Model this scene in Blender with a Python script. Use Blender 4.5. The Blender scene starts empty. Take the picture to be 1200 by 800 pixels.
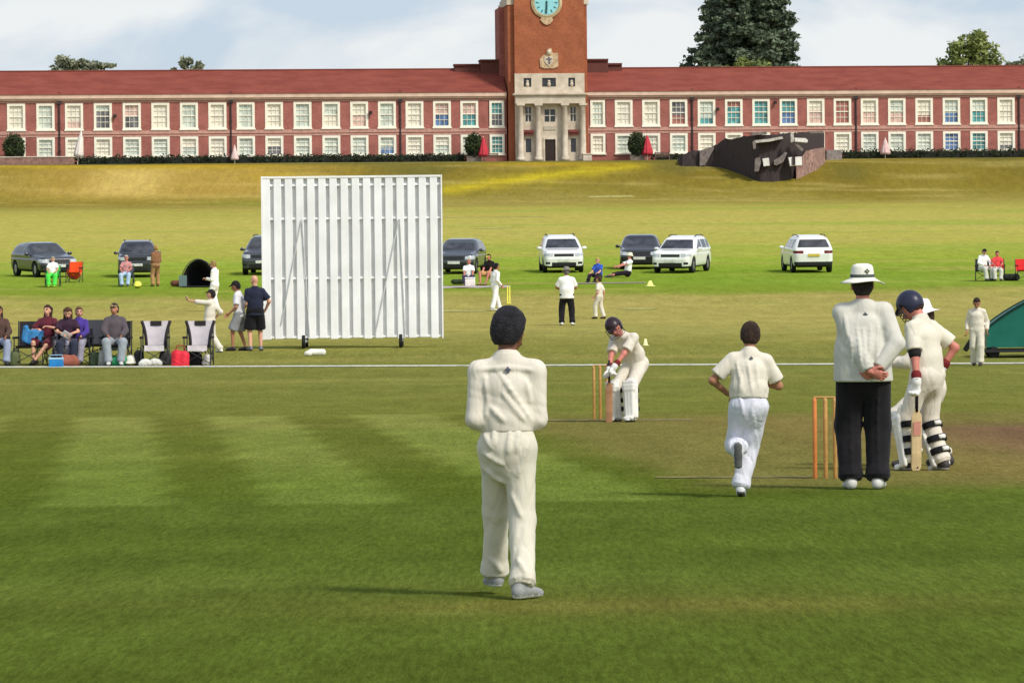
import bpy, bmesh, math, random
import numpy as np
from mathutils import Vector, Matrix
R = math.radians
random.seed(7); RNG = np.random.default_rng(7)
scene = bpy.context.scene
col = scene.collection
# ------------------------------------------------------------------ camera
FPX = 5515.0; CAMH = 1.6
PITCH = math.atan(51/FPX); ROLL = R(0.6)
_f = Vector((0, math.cos(PITCH), -math.sin(PITCH)))
_r0 = Vector((1,0,0)); _u0 = Vector((0, math.sin(PITCH), math.cos(PITCH)))
_r = _r0*math.cos(ROLL) - _u0*math.sin(ROLL)
_u = _u0*math.cos(ROLL) + _r0*math.sin(ROLL)
CAM = Vector((0,0,CAMH))
cd = bpy.data.cameras.new('camera'); cam = bpy.data.objects.new('camera', cd); col.objects.link(cam)
cd.sensor_width = 36; cd.lens = 36*FPX/1200; cd.clip_start = .5; cd.clip_end = 20000
M = Matrix.Identity(4)
for i in range(3):
    M[i][0] = _r[i]; M[i][1] = _u[i]; M[i][2] = -_f[i]; M[i][3] = CAM[i]
cam.matrix_world = M
scene.camera = cam

def ray(px, py):
    return _f + _r*((px-600)/FPX) + _u*((400-py)/FPX)
def at(px, py, Y):
    d = ray(px, py); return CAM + d*(Y/d.y)

# ------------------------------------------------------------------ terrain
PY = np.array([-300,0,70,100,108,144,163,185,204,300,400,436,446,468,478,500,560,3000.])
PZ = np.array([0,0,0,.22,.42,.78,1.29,2.05,2.75,6.0,9.25,10.45,11.3,15.05,15.45,15.75,16.0,16.0])
def _pchip():
    hh = np.diff(PY); d = np.diff(PZ)/hh; m = np.zeros(len(PY))
    for i in range(1, len(PY)-1):
        if d[i-1]*d[i] > 0:
            w1 = 2*hh[i]+hh[i-1]; w2 = hh[i]+2*hh[i-1]
            m[i] = (w1+w2)/(w1/d[i-1]+w2/d[i])
    return m
PM = _pchip()
def prof(y):
    y = np.clip(np.asarray(y, float), PY[0], PY[-1]-1e-6)
    i = np.clip(np.searchsorted(PY, y, side='right')-1, 0, len(PY)-2)
    h = PY[i+1]-PY[i]; t = (y-PY[i])/h
    return ((2*t**3-3*t**2+1)*PZ[i] + (t**3-2*t**2+t)*h*PM[i] + (-2*t**3+3*t**2)*PZ[i+1] + (t**3-t**2)*h*PM[i+1])
SKEW = 0.10
def sst(a, b, x):
    t = np.clip((np.asarray(x, float)-a)/(b-a), 0, 1); return t*t*(3-2*t)
def hgt(x, y):
    x = np.asarray(x, float); y = np.asarray(y, float)
    k = sst(300, 440, y)*(1-sst(900, 1500, y))
    return prof(y - SKEW*(np.clip(x, -90, 90)-3.3)*k)
def ground(px, py, y0=8, y1=600):
    d = ray(px, py)
    a, b = y0, None
    y = y0
    while y < y1:
        p = CAM + d*(y/d.y)
        if p.z < float(hgt(p.x, p.y)): b = y; break
        a = y; y *= 1.01
    if b is None: b = y1
    for _ in range(40):
        m = (a+b)/2; p = CAM + d*(m/d.y)
        if p.z < float(hgt(p.x, p.y)): b = m
        else: a = m
    p = CAM + d*(b/d.y)
    return Vector((p.x, p.y, float(hgt(p.x, p.y))))
def on_ground(px, Y):
    X = (px-600)/FPX*Y
    return Vector((X, Y, float(hgt(X, Y))))

# ------------------------------------------------------------------ objects
def link(o, parent=None):
    col.objects.link(o)
    if parent is not None: o.parent = parent
    return o
def tag(o, label, cat, group=None):
    o['label'] = label; o['category'] = cat
    if group: o['group'] = group
    return o
def empty(name, loc, rz=0, label=None, cat=None, group=None):
    o = bpy.data.objects.new(name, None); o.empty_display_size = .2
    col.objects.link(o); o.location = loc; o.rotation_euler = (0,0,rz)
    if label: tag(o, label, cat, group)
    return o
def structure(o):
    o['kind'] = 'structure'; return o
def mesh_obj(name, V, F, mat, parent=None, smooth=False, loc=None, mats=None, midx=None):
    me = bpy.data.meshes.new(name)
    V = np.asarray(V, float)
    if isinstance(F, np.ndarray):
        n = len(F); k = F.shape[1]
        me.vertices.add(len(V)); me.vertices.foreach_set('co', V.astype(np.float32).ravel())
        me.loops.add(n*k); me.loops.foreach_set('vertex_index', F.astype(np.int32).ravel())
        me.polygons.add(n); me.polygons.foreach_set('loop_start', np.arange(0, n*k, k, dtype=np.int32))
        me.update(calc_edges=True)
    else:
        me.from_pydata([tuple(v) for v in V], [], F)
    for m in (mats or [mat]): me.materials.append(m)
    if midx is not None: me.polygons.foreach_set('material_index', np.asarray(midx, np.int32))
    if smooth: me.polygons.foreach_set('use_smooth', np.ones(len(me.polygons), bool))
    me.validate(); me.update()
    o = bpy.data.objects.new(name, me)
    link(o, parent)
    if loc is not None: o.location = loc
    return o
class MB:
    """collects plain shapes; build() links them as one mesh"""
    def __init__(s): s.V = []; s.F = []
    def add(s, V, F):
        n = len(s.V); s.V += [tuple(v) for v in V]; s.F += [tuple(i+n for i in f) for f in F]; return s
    def box(s, x0, x1, y0, y1, z0, z1, m=None):
        V = [(x,y,z) for z in (z0,z1) for y in (y0,y1) for x in (x0,x1)]
        if m is not None: V = [m @ Vector(v) for v in V]
        return s.add(V, [(0,2,3,1),(4,5,7,6),(0,1,5,4),(2,6,7,3),(0,4,6,2),(1,3,7,5)])
    def tube(s, pts, r, n=8, r2=None, caps=True):
        pts = [Vector(p) for p in pts]; V = []; F = []
        for i, p in enumerate(pts):
            a = pts[max(i-1,0)]; b = pts[min(i+1,len(pts)-1)]
            d = (b-a).normalized()
            x = d.orthogonal().normalized() if i == 0 else (x - d*x.dot(d)).normalized()
            y = d.cross(x)
            rr = r if r2 is None else r + (r2-r)*i/(len(pts)-1)
            for k in range(n):
                t = 2*math.pi*k/n; V.append(p + x*(rr*math.cos(t)) + y*(rr*math.sin(t)))
        for i in range(len(pts)-1):
            for k in range(n):
                F.append((i*n+k, i*n+(k+1)%n, (i+1)*n+(k+1)%n, (i+1)*n+k))
        if caps:
            F.append(tuple(range(n-1,-1,-1))); F.append(tuple((len(pts)-1)*n+k for k in range(n)))
        return s.add(V, F)
    def lathe(s, prof, n=20, c=(0,0,0), wob=None):
        V = []; F = []
        for (r, z) in prof:
            for k in range(n):
                t = 2*math.pi*k/n; dz = wob(r, t) if wob else 0
                V.append((c[0]+r*math.cos(t), c[1]+r*math.sin(t), c[2]+z+dz))
        for i in range(len(prof)-1):
            for k in range(n): F.append((i*n+k, i*n+(k+1)%n, (i+1)*n+(k+1)%n, (i+1)*n+k))
        return s.add(V, F)
    def prism(s, poly, y0, y1):
        """poly in (x,z), extruded along y"""
        n = len(poly)
        V = [(x,y0,z) for x,z in poly] + [(x,y1,z) for x,z in poly]
        F = [tuple(range(n)), tuple(range(2*n-1,n-1,-1))] + [(i, i+n, (i+1)%n+n, (i+1)%n) for i in range(n)]
        return s.add(V, F)
    def build(s, name, mat, parent=None, smooth=False, loc=None):
        o = mesh_obj(name, s.V, s.F, mat, parent, smooth, loc)
        bm = bmesh.new(); bm.from_mesh(o.data); bmesh.ops.recalc_face_normals(bm, faces=bm.faces); bm.to_mesh(o.data); bm.free()
        return o
def bevel(o, w, seg=2):
    m = o.modifiers.new('bevel', 'BEVEL'); m.width = w; m.segments = seg; m.limit_method = 'ANGLE'; return o

# ------------------------------------------------------------------ materials
def lin(c):
    return tuple(((v/255)/12.92 if v/255 <= .04045 else ((v/255+.055)/1.055)**2.4) for v in c)
class NT:
    def __init__(s, name):
        s.m = bpy.data.materials.new(name); s.m.use_nodes = True
        s.t = s.m.node_tree; s.n = s.t.nodes; s.b = s.n['Principled BSDF']
    def new(s, kind, **kw):
        q = s.n.new(kind)
        for k, v in kw.items(): setattr(q, k, v)
        return q
    def l(s, a, b): s.t.links.new(a, b)
def mat(name, base, rough=.8, amt=.12, scale=6, bump=0, bscale=None, metal=0, spec=.3, sheen=0, detail=5, second=None):
    q = NT(name); b = q.b
    b.inputs['Roughness'].default_value = rough; b.inputs['Metallic'].default_value = metal
    b.inputs['Specular IOR Level'].default_value = spec
    if sheen: b.inputs['Sheen Weight'].default_value = sheen
    tc = q.new('ShaderNodeTexCoord'); nz = q.new('ShaderNodeTexNoise')
    nz.inputs['Scale'].default_value = scale; nz.inputs['Detail'].default_value = detail
    q.l(tc.outputs['Object'], nz.inputs['Vector'])
    mx = q.new('ShaderNodeMix', data_type='RGBA')
    c2 = second or tuple(max(0, v*(1-2*amt)) for v in base)
    c1 = base if second else tuple(min(1, v*(1+amt)) for v in base)
    mx.inputs[6].default_value = (*c1, 1); mx.inputs[7].default_value = (*c2, 1)
    rp = q.new('ShaderNodeMapRange'); rp.inputs[1].default_value = .3; rp.inputs[2].default_value = .7
    q.l(nz.outputs['Fac'], rp.inputs[0]); q.l(rp.outputs[0], mx.inputs[0])
    q.l(mx.outputs[2], b.inputs['Base Color'])
    if bump:
        n2 = q.new('ShaderNodeTexNoise'); n2.inputs['Scale'].default_value = bscale or scale*4; n2.inputs['Detail'].default_value = 3
        q.l(tc.outputs['Object'], n2.inputs['Vector'])
        bp = q.new('ShaderNodeBump'); bp.inputs['Strength'].default_value = bump; bp.inputs['Distance'].default_value = .02
        q.l(n2.outputs['Fac'], bp.inputs['Height']); q.l(bp.outputs[0], b.inputs['Normal'])
    return q.m
MT = {}
def C(name, srgb, **kw):
    """a cached material of the given sRGB colour"""
    if name not in MT: MT[name] = mat(name, lin(srgb), **kw)
    return MT[name]

# ------------------------------------------------------------------ signed distance modelling
class Field:
    def __init__(s, lo, hi, h):
        s.h = h; s.lo = np.array(lo, float)
        n = np.maximum(np.ceil((np.array(hi)-s.lo)/h).astype(int)+1, 4)
        s.ax = [s.lo[i]+h*np.arange(n[i]) for i in range(3)]
        s.F = np.full(tuple(n), 9., np.float32)
    def sub(s, lo, hi):
        out = []
        for i in range(3):
            a = int(np.clip(np.floor((lo[i]-s.lo[i])/s.h), 0, len(s.ax[i]))); b = int(np.clip(np.ceil((hi[i]-s.lo[i])/s.h)+1, 0, len(s.ax[i])))
            out.append(slice(a, max(b, a)))
        return tuple(out)
    def grid(s, sl=None):
        sl = sl or (slice(None),)*3
        return (s.ax[0][sl[0]][:,None,None], s.ax[1][sl[1]][None,:,None], s.ax[2][sl[2]][None,None,:])
    def put(s, sl, d, k):
        f = s.F[sl]
        if f.size == 0: return
        if k > 0:
            h = np.maximum(k-np.abs(f-d), 0)/k
            s.F[sl] = np.minimum(f, d) - h*h*k*.25
        else: s.F[sl] = np.minimum(f, d)
    def prim(s, p, inf=0, k=.03):
        kind = p[0]
        if kind == 'c':
            a, b, r1, r2 = np.array(p[1]), np.array(p[2]), p[3]+inf, p[4]+inf
            flat = len(p) > 5 and p[5]
            mr = max(r1, r2)+k+2*s.h
            sl = s.sub(np.minimum(a,b)-mr, np.maximum(a,b)+mr); x, y, z = s.grid(sl)
            ab = b-a; L2 = max(ab@ab, 1e-9)
            t = ((x-a[0])*ab[0]+(y-a[1])*ab[1]+(z-a[2])*ab[2])/L2; tt = np.clip(t, 0, 1)
            d = np.sqrt((x-a[0]-tt*ab[0])**2+(y-a[1]-tt*ab[1])**2+(z-a[2]-tt*ab[2])**2) - (r1+(r2-r1)*tt)
            if flat: d = np.maximum(d, (t-1)*math.sqrt(L2))
            s.put(sl, d, k)
        elif kind == 'e':   # elliptical capsule: a, b, (hw1, hd1), (hw2, hd2), side
            a, b = np.array(p[1]), np.array(p[2]); (w1,d1), (w2,d2) = p[3], p[4]; sd = np.array(p[5])
            w1 += inf; w2 += inf; d1 += inf; d2 += inf
            mr = max(w1, w2, d1, d2)+k+2*s.h
            sl = s.sub(np.minimum(a,b)-mr, np.maximum(a,b)+mr); x, y, z = s.grid(sl)
            ab = b-a; L = max(math.sqrt(ab@ab), 1e-6); u = ab/L
            sd = sd-u*(sd@u); sd /= max(np.linalg.norm(sd), 1e-6); fd = np.cross(u, sd)
            qx, qy, qz = x-a[0], y-a[1], z-a[2]
            tl = qx*u[0]+qy*u[1]+qz*u[2]; t = np.clip(tl/L, 0, 1)
            ps = qx*sd[0]+qy*sd[1]+qz*sd[2]; pf = qx*fd[0]+qy*fd[1]+qz*fd[2]
            ov = tl - t*L
            w = w1+(w2-w1)*t; dd = d1+(d2-d1)*t
            mn = np.minimum(w, dd)
            q = np.sqrt((ps/w)**2+(pf/dd)**2+(ov/mn)**2)
            s.put(sl, (q-1)*mn, k)
        elif kind == 'o':   # ellipsoid: centre, 3x3 rotation (columns = axes), radii
            c = np.array(p[1]); m = np.array(p[2]); r = np.array(p[3])+inf
            mr = r.max()+k+2*s.h
            sl = s.sub(c-mr, c+mr); x, y, z = s.grid(sl)
            qx, qy, qz = x-c[0], y-c[1], z-c[2]
            q = 0
            for i in range(3):
                q = q + ((qx*m[0,i]+qy*m[1,i]+qz*m[2,i])/r[i])**2
            s.put(sl, (np.sqrt(q)-1)*r.min(), k)
        return s
    def cut(s, o, n):
        """keep what lies on the side n points away from: max with plane"""
        o = np.array(o, float); n = np.array(n, float); n = n/np.linalg.norm(n)
        x, y, z = s.grid()
        s.F = np.maximum(s.F, ((x-o[0])*n[0]+(y-o[1])*n[1]+(z-o[2])*n[2]).astype(np.float32)); return s
    def folds(s, seed, amp, wl, vert=.7):
        # soft swells and a few narrow creases
        rg = np.random.default_rng(seed); x, y, z = s.grid(); acc = 0; cr = 0
        for i in range(3):
            kv = rg.normal(size=3); kv = kv/np.linalg.norm(kv)*2*math.pi/(wl*rg.uniform(1.6,2.6))
            ph = rg.uniform(0, 6.28)
            acc = acc + np.sin(kv[0]*x+kv[1]*y+kv[2]*z+ph)
        for i in range(7):
            kv = rg.normal(size=3); kv[2] *= vert; kv = kv/np.linalg.norm(kv)*math.pi/(wl*rg.uniform(.8,1.9))
            mv = rg.normal(size=3)*rg.uniform(3,8); ph = rg.uniform(0, 6.28, 2); kw = rg.normal(size=3)*5; p3 = rg.uniform(0, 6.28)
            w = 1-np.abs(np.sin(kv[0]*x+kv[1]*y+kv[2]*z+ph[0]+.9*np.sin(mv[0]*x+mv[1]*y+mv[2]*z+ph[1])))
            cr = cr + w**5*np.clip(.25+.9*np.sin(kw[0]*x+kw[1]*y+kw[2]*z+p3), 0, 1)
        s.F = s.F + (acc*(amp*.22)+cr*amp*.8-amp*.35).astype(np.float32); return s
    def crease(s, pts, r, k, back=True):
        """a thin fold of cloth along a line of (x, z) points, laid on the surface met from behind"""
        P = []
        for (x0, z0), (x1, z1) in zip(pts[:-1], pts[1:]):
            for t in np.linspace(0, 1, 9)[:-1]: P.append((x0+(x1-x0)*t, z0+(z1-z0)*t))
        P.append(pts[-1]); Q = []
        for x, z in P:
            i = int(round((x-s.lo[0])/s.h)); kk = int(round((z-s.lo[2])/s.h))
            if not (0 <= i < s.F.shape[0] and 0 <= kk < s.F.shape[2]): continue
            c = s.F[i,:,kk]; w = np.where(c < 0)[0]
            if len(w) and w[0] > 0:
                j = w[0]; t = c[j-1]/(c[j-1]-c[j]); Q.append(np.array((x, s.ax[1][j-1]+s.h*t, z)))
        n = len(Q)
        for q in range(n-1):
            f0 = math.sin(math.pi*min(1, max(0, (q+.5)/n)))**.6
            s.prim(('c', Q[q], Q[q+1], r*f0, r*f0), 0, k)
    def mesh(s):
        F = s.F; F[0]=F[-1]=9; F[:,0]=9; F[:,-1]=9; F[:,:,0]=9; F[:,:,-1]=9
        I = F < 0
        nx, ny, nz = F.shape
        cnt = np.zeros((nx-1,ny-1,nz-1), np.int8)
        for a in (0,1):
            for b in (0,1):
                for c in (0,1): cnt += I[a:nx-1+a, b:ny-1+b, c:nz-1+c]
        act = (cnt > 0) & (cnt < 8)
        ci = np.argwhere(act)
        if len(ci) == 0: return np.zeros((0,3)), np.zeros((0,4), int)
        idx = np.full(act.shape, -1, np.int64); idx[act] = np.arange(len(ci))
        corners = [(a,b,c) for a in (0,1) for b in (0,1) for c in (0,1)]
        vals = {o: F[ci[:,0]+o[0], ci[:,1]+o[1], ci[:,2]+o[2]] for o in corners}
        acc = np.zeros((len(ci),3)); n = np.zeros(len(ci))
        for o in corners:
            for ax in range(3):
                if o[ax] == 0:
                    o2 = tuple(1 if i == ax else o[i] for i in range(3))
                    v0, v1 = vals[o], vals[o2]; m = (v0 < 0) != (v1 < 0)
                    t = np.where(m, v0/np.where(v0-v1 == 0, 1e-9, v0-v1), 0)
                    pt = np.repeat(np.array(o, float)[None], len(ci), 0); pt[:,ax] = t
                    acc[m] += pt[m]; n[m] += 1
        V = s.lo + s.h*(ci + acc/n[:,None])
        faces = []
        for ax in range(3):
            b, c = (ax+1)%3, (ax+2)%3
            sa = [slice(None)]*3; sb = [slice(None)]*3
            sa[ax] = slice(0,-1); sb[ax] = slice(1,None)
            A, B = I[tuple(sa)], I[tuple(sb)]
            e = np.argwhere(A != B)
            e = e[(e[:,b] > 0) & (e[:,c] > 0) & (e[:,b] < F.shape[b]-1) & (e[:,c] < F.shape[c]-1)]
            ins = I[e[:,0], e[:,1], e[:,2]]
            q = []
            for db, dc in ((1,1),(0,1),(0,0),(1,0)):
                g = e.copy(); g[:,b] -= db; g[:,c] -= dc; q.append(idx[g[:,0], g[:,1], g[:,2]])
            q = np.stack(q, 1); q[~ins] = q[~ins][:,::-1]
            faces.append(q)
        Fc = np.concatenate(faces); Fc = Fc[(Fc >= 0).all(1)]
        return V, Fc
def prim_bounds(ps, pad):
    lo = np.full(3, 1e9); hi = -lo
    for p in ps:
        if p[0] == 'c': pts = [(p[1], max(p[3],p[4])), (p[2], max(p[3],p[4]))]
        elif p[0] == 'e': r = max(*p[3], *p[4]); pts = [(p[1], r), (p[2], r)]
        else: pts = [(p[1], max(p[3]))]
        for c, r in pts:
            lo = np.minimum(lo, np.array(c)-r); hi = np.maximum(hi, np.array(c)+r)
    return lo-pad, hi+pad
def sdf(ps, h, inf=0, k=.03):
    lo, hi = prim_bounds(ps, inf+k+4*h)
    f = Field(lo, hi, h)
    for p in ps: f.prim(p, inf, k)
    return f
def cat_mesh(*vf):
    V = []; Fs = []; n = 0
    for v, f in vf:
        V.append(v); Fs.append(f+n); n += len(v)
    return np.concatenate(V), np.concatenate(Fs)
# ------------------------------------------------------------------ people
SKIN = {'fair': lin((214,160,132)), 'brown': lin((120,78,55)), 'red': lin((205,128,112)), 'tan': lin((176,122,92))}
def skin_mat(k):
    n = 'skin_'+k
    if n not in MT: MT[n] = mat(n, SKIN[k], rough=.55, amt=.08, scale=18, spec=.4)
    return MT[n]
def cloth(name, srgb, amt=.05):
    n = 'cloth_'+name
    if n not in MT:
        q = NT(n); b = q.b; b.inputs['Roughness'].default_value = .9; b.inputs['Specular IOR Level'].default_value = .12; b.inputs['Sheen Weight'].default_value = .1
        c0 = lin(srgb); tc = q.new('ShaderNodeTexCoord')
        nz = q.new('ShaderNodeTexNoise'); nz.inputs['Scale'].default_value = 7; nz.inputs['Detail'].default_value = 5; q.l(tc.outputs['Object'], nz.inputs['Vector'])
        mx = q.new('ShaderNodeMix', data_type='RGBA'); mx.inputs[6].default_value = (*[min(1,v*(1+amt)) for v in c0],1); mx.inputs[7].default_value = (*[v*(1-2*amt) for v in c0],1)
        rp = q.new('ShaderNodeMapRange'); rp.inputs[1].default_value = .3; rp.inputs[2].default_value = .7; q.l(nz.outputs['Fac'], rp.inputs[0]); q.l(rp.outputs[0], mx.inputs[0]); q.l(mx.outputs[2], b.inputs['Base Color'])
        # creased cloth: ridged noise drawn out along the hang of the cloth
        mp = q.new('ShaderNodeMapping'); mp.inputs['Scale'].default_value = (12,12,3.2); mp.inputs['Rotation'].default_value = (.35,.5,.2); q.l(tc.outputs['Object'], mp.inputs[0])
        n2 = q.new('ShaderNodeTexNoise'); n2.inputs['Scale'].default_value = 1; n2.inputs['Detail'].default_value = 2.5; n2.inputs['Distortion'].default_value = .8; q.l(mp.outputs[0], n2.inputs['Vector'])
        m1 = q.new('ShaderNodeMath', operation='SUBTRACT'); m1.inputs[1].default_value = .5; q.l(n2.outputs['Fac'], m1.inputs[0])
        m2 = q.new('ShaderNodeMath', operation='ABSOLUTE'); q.l(m1.outputs[0], m2.inputs[0])
        m3 = q.new('ShaderNodeMapRange'); m3.inputs[1].default_value = 0; m3.inputs[2].default_value = .16; q.l(m2.outputs[0], m3.inputs[0])
        bp = q.new('ShaderNodeBump'); bp.inputs['Strength'].default_value = .22; bp.inputs['Distance'].default_value = .009; q.l(m3.outputs[0], bp.inputs['Height']); q.l(bp.outputs[0], b.inputs['Normal'])
        MT[n] = q.m
    return MT[n]
def npv(v): return np.array([v[0], v[1], v[2]], float)
def ik(a, c, l1, l2, pole):
    a, c, pole = Vector(a), Vector(c), Vector(pole)
    d = c-a; L = d.length
    if L > (l1+l2)*.999:
        c = a + d.normalized()*(l1+l2)*.999; d = c-a; L = d.length
    u = d/L; x = (l1*l1-l2*l2+L*L)/(2*L); h = math.sqrt(max(l1*l1-x*x, 0))
    p = pole-u*pole.dot(u)
    p = p.normalized() if p.length > 1e-5 else u.orthogonal().normalized()
    return a+u*x+p*h, c

def person(label, loc, heading, H, P, W, res=.02, group=None, fine=None):
    """P pose (metres for a 1.75 m adult, x right, y ahead, z up), W what is worn"""
    s = H/1.75
    hs = W.get('head', 1.0)                      # head size against an adult's proportions
    bd = W.get('build', 1.0)
    sw = W.get('shoulder', 1.0)
    Rz = lambda a: Matrix.Rotation(R(a), 3, 'Z'); Rx = lambda a: Matrix.Rotation(R(a), 3, 'X'); Ry = lambda a: Matrix.Rotation(R(a), 3, 'Y')
    lf, ls, lt = P.get('lean', (0,0,0))
    Rp = Rz(P.get('ptw', 0)) @ Ry(ls*.3) @ Rx(-lf*.45)
    Rm = Rz(lt*.5+P.get('ptw', 0)*.5) @ Ry(ls*.7) @ Rx(-lf*.75)
    Rt = Rz(lt) @ Ry(ls) @ Rx(-lf)
    pel = Vector(P.get('pel', (0,0,.93)))
    hip = {k: pel + Rp @ Vector((sg*W.get('hipw',.09)*bd,0,-.02)) for k, sg in (('L',-1),('R',1))}
    waist = pel + Rp @ Vector((0,0,.15)); chest = waist + Rm @ Vector((0,0,.2)); neck = chest + Rt @ Vector((0,-.012,.17))
    up = P.get('shrug', 0)
    sh = {k: chest + Rt @ Vector((sg*.163*sw,-.01,.088+up)) for k, sg in (('L',-1),('R',1))}
    hy, hp, hr = P.get('look', (0,0,0))
    Rh = Rt @ Rz(hy) @ Ry(hr) @ Rx(-hp)
    hc = neck + Rt @ Vector((0,.005,.055)) + Rh @ Vector((0,.02,.105*hs))
    HW = lambda v: hc + Rh @ (Vector(v)*hs)
    knee, ank, toe, el, wr = {}, {}, {}, {}, {}
    footR = {}
    for k, sg in (('L',-1),('R',1)):
        fx, fy, fz, fyaw, fp = (list(P.get('foot'+k, (sg*.11,0,0,-sg*8,0)))+[0,0])[:5]
        kp = P.get('knee'+k, (sg*.15,1,0.1))
        FR = Rz(fyaw) @ Rx(-fp); footR[k] = FR
        heel = Vector((fx,fy,fz))
        knee[k], ank[k] = ik(hip[k], heel + FR @ Vector((0,0,.085)), .43, .42, kp)
        wx = P.get('hand'+k, (sg*.25,.05,.86)); ep = P.get('elbow'+k, (sg*.35,-1,-.1))
        el[k], wr[k] = ik(sh[k], Vector(wx), .29, .25, ep)
    side = npv(Rt @ Vector((1,0,0))); sidep = npv(Rp @ Vector((1,0,0))); sidem = npv(Rm @ Vector((1,0,0)))
    n_ = npv
    def S_(ps):
        out = []
        for q in ps:
            if q[0] == 'c': out.append(('c', q[1]*s, q[2]*s, q[3]*s, q[4]*s)+tuple(q[5:]))
            elif q[0] == 'e': out.append(('e', q[1]*s, q[2]*s, (q[3][0]*s, q[3][1]*s), (q[4][0]*s, q[4][1]*s), q[5]))
            else: out.append(q)
        return out
    belly = W.get('belly', 0.0)
    tor = [('e', n_(pel+Rp@Vector((0,0,-.04))), n_(waist), (.155*bd,.112*bd), (.135*bd,(.095+belly)*bd), sidep),
           ('e', n_(waist), n_(chest), (.135*bd,(.095+belly)*bd), (.16*bd,.108*bd), sidem),
           ('e', n_(chest), n_(neck+Rt@Vector((0,0,-.05))), (.16*bd,.108*bd), (.075,.06), side),
           ('c', n_(neck+Rt@Vector((0,0,-.03))), n_(sh['L']), .052*bd, .050*bd), ('c', n_(neck+Rt@Vector((0,0,-.03))), n_(sh['R']), .052*bd, .050*bd)]
    uarm = {k: ('c', n_(sh[k]), n_(el[k]), .052*bd, .040*bd) for k in 'LR'}
    farm = {k: ('c', n_(el[k]), n_(wr[k]), .040*bd, .027*bd) for k in 'LR'}
    leg = []
    for k in 'LR': leg += [('c', n_(hip[k]), n_(knee[k]), .088*bd, .056*bd), ('c', n_(knee[k]), n_(ank[k]), .055*bd, .036*bd)]
    nk = [('c', n_(neck+Rt@Vector((0,0,-.06))), n_(HW((0,-.015,-.055))), .056, .052)]
    # ---- body: one surface from neck to ankle, with finer head, hands joined on
    thin = lambda ps, d: [(q[0], q[1], q[2], q[3]-d, q[4]-d) if q[0] == 'c' else (q[0], q[1], q[2], (q[3][0]-d, q[3][1]-d), (q[4][0]-d, q[4][1]-d), q[5]) for q in ps]
    st0, tr0 = W.get('shirt'), W.get('trousers')
    btor = thin(tor, .024) if st0 else tor
    bua = [uarm['L'],uarm['R']]; bfa = [farm['L'],farm['R']]
    if st0 and st0[1] in ('long','rolled'): bua = thin(bua, .014)
    if st0 and st0[1] == 'long': bfa = [('c', q[1], q[2], q[3]-.014, q[4]) for q in bfa]
    if st0 and st0[1] == 'short': bua = [('c', q[1], q[2], q[3]-.014, q[4]) for q in bua]
    bleg = leg
    if tr0 and tr0[1] == 'long': bleg = thin(leg, .018)
    elif tr0: bleg = [('c', q[1], q[2], q[3]-.02, q[4]) if i % 2 == 0 else q for i, q in enumerate(leg)]
    f = sdf(S_(btor+bua+bfa+bleg+nk), res, k=.022*s)
    parts = [f.mesh()]
    fr = fine or max(res*.4, .006)
    rh = np.array([[Rh[i][j] for j in range(3)] for i in range(3)])
    I3 = rh
    face = [('o', n_(hc+Rh@Vector((0,-.008,.02)))*s, rh, np.array((.077,.094,.1))*hs*s), ('o', n_(HW((0,.022,-.035)))*s, rh, np.array((.062,.07,.085))*hs*s)]
    face += S_([('c', n_(HW((0,.085,.005))), n_(HW((0,.108,-.03))), .011*hs, .016*hs), ('c', n_(HW((0,-.02,-.05))), n_(neck), .052, .055)])
    for sg in (-1,1):
        face.append(('o', n_(HW((sg*.08,-.005,-.015)))*s, rh, np.array((.012,.022,.034))*hs*s))
    face += S_([('c', n_(HW((-.028,.086,-.066))), n_(HW((.028,.086,-.066))), .010*hs, .010*hs), ('c', n_(HW((-.04,.082,.028))), n_(HW((.04,.082,.028))), .012*hs, .012*hs)])
    hf = sdf(face, fr, k=.018*s); parts.append(hf.mesh())
    gl = W.get('gloves')
    for k, sg in (('L',-1),('R',1)):
        d = (wr[k]-el[k]).normalized()
        hd = P.get('palm'+k); fd = Vector(hd).normalized() if hd else d
        if hd: fd = (fd*.999+d*.001).normalized()
        tn = P.get('thumb'+k, (0,1,0.2)); th = Vector(tn); th = (th-fd*th.dot(fd)); th = th.normalized() if th.length > 1e-4 else fd.orthogonal().normalized()
        pn = fd.cross(th)*(sg)                     # palm normal
        curl = P.get('curl'+k, P.get('curl', .5))
        w0 = wr[k]; pc = w0+fd*.05
        hp_ = [('e', n_(w0+fd*.015), n_(w0+fd*.085), (.030,.016), (.040,.015), n_(th)), ('c', n_(w0-d*.03), n_(w0+fd*.02), .027, .025)]
        for i, ln in enumerate((.072,.082,.076,.058)):
            b = w0+fd*.088+th*(.030-.020*i)
            a1 = curl*1.0; a2 = curl*2.1
            m = b+(fd*math.cos(a1)+pn*math.sin(a1))*ln*.5
            e = m+(fd*math.cos(a2)+pn*math.sin(a2))*ln*.5
            hp_ += [('c', n_(b-fd*.01), n_(m), .0095, .009), ('c', n_(m), n_(e), .009, .0075)]
        b = w0+fd*.03+th*.028; m = b+(fd*.6+th*.75+pn*.2).normalized()*.04; e = m+(fd*.9+th*.25+pn*.3).normalized()*.03
        hp_ += [('c', n_(b), n_(m), .012, .011), ('c', n_(m), n_(e), .0105, .009)]
        W.setdefault('_hand', {})[k] = hp_
        if not gl: parts.append(sdf(S_(hp_), max(fr*.8, .0042), k=.006*s).mesh())
    V, Fc = cat_mesh(*parts)
    # face features by place: eyes, lips
    cen = V[Fc].mean(1); rel = (cen/s-n_(hc)) @ rh / hs
    mi = np.zeros(len(Fc), int)
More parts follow.
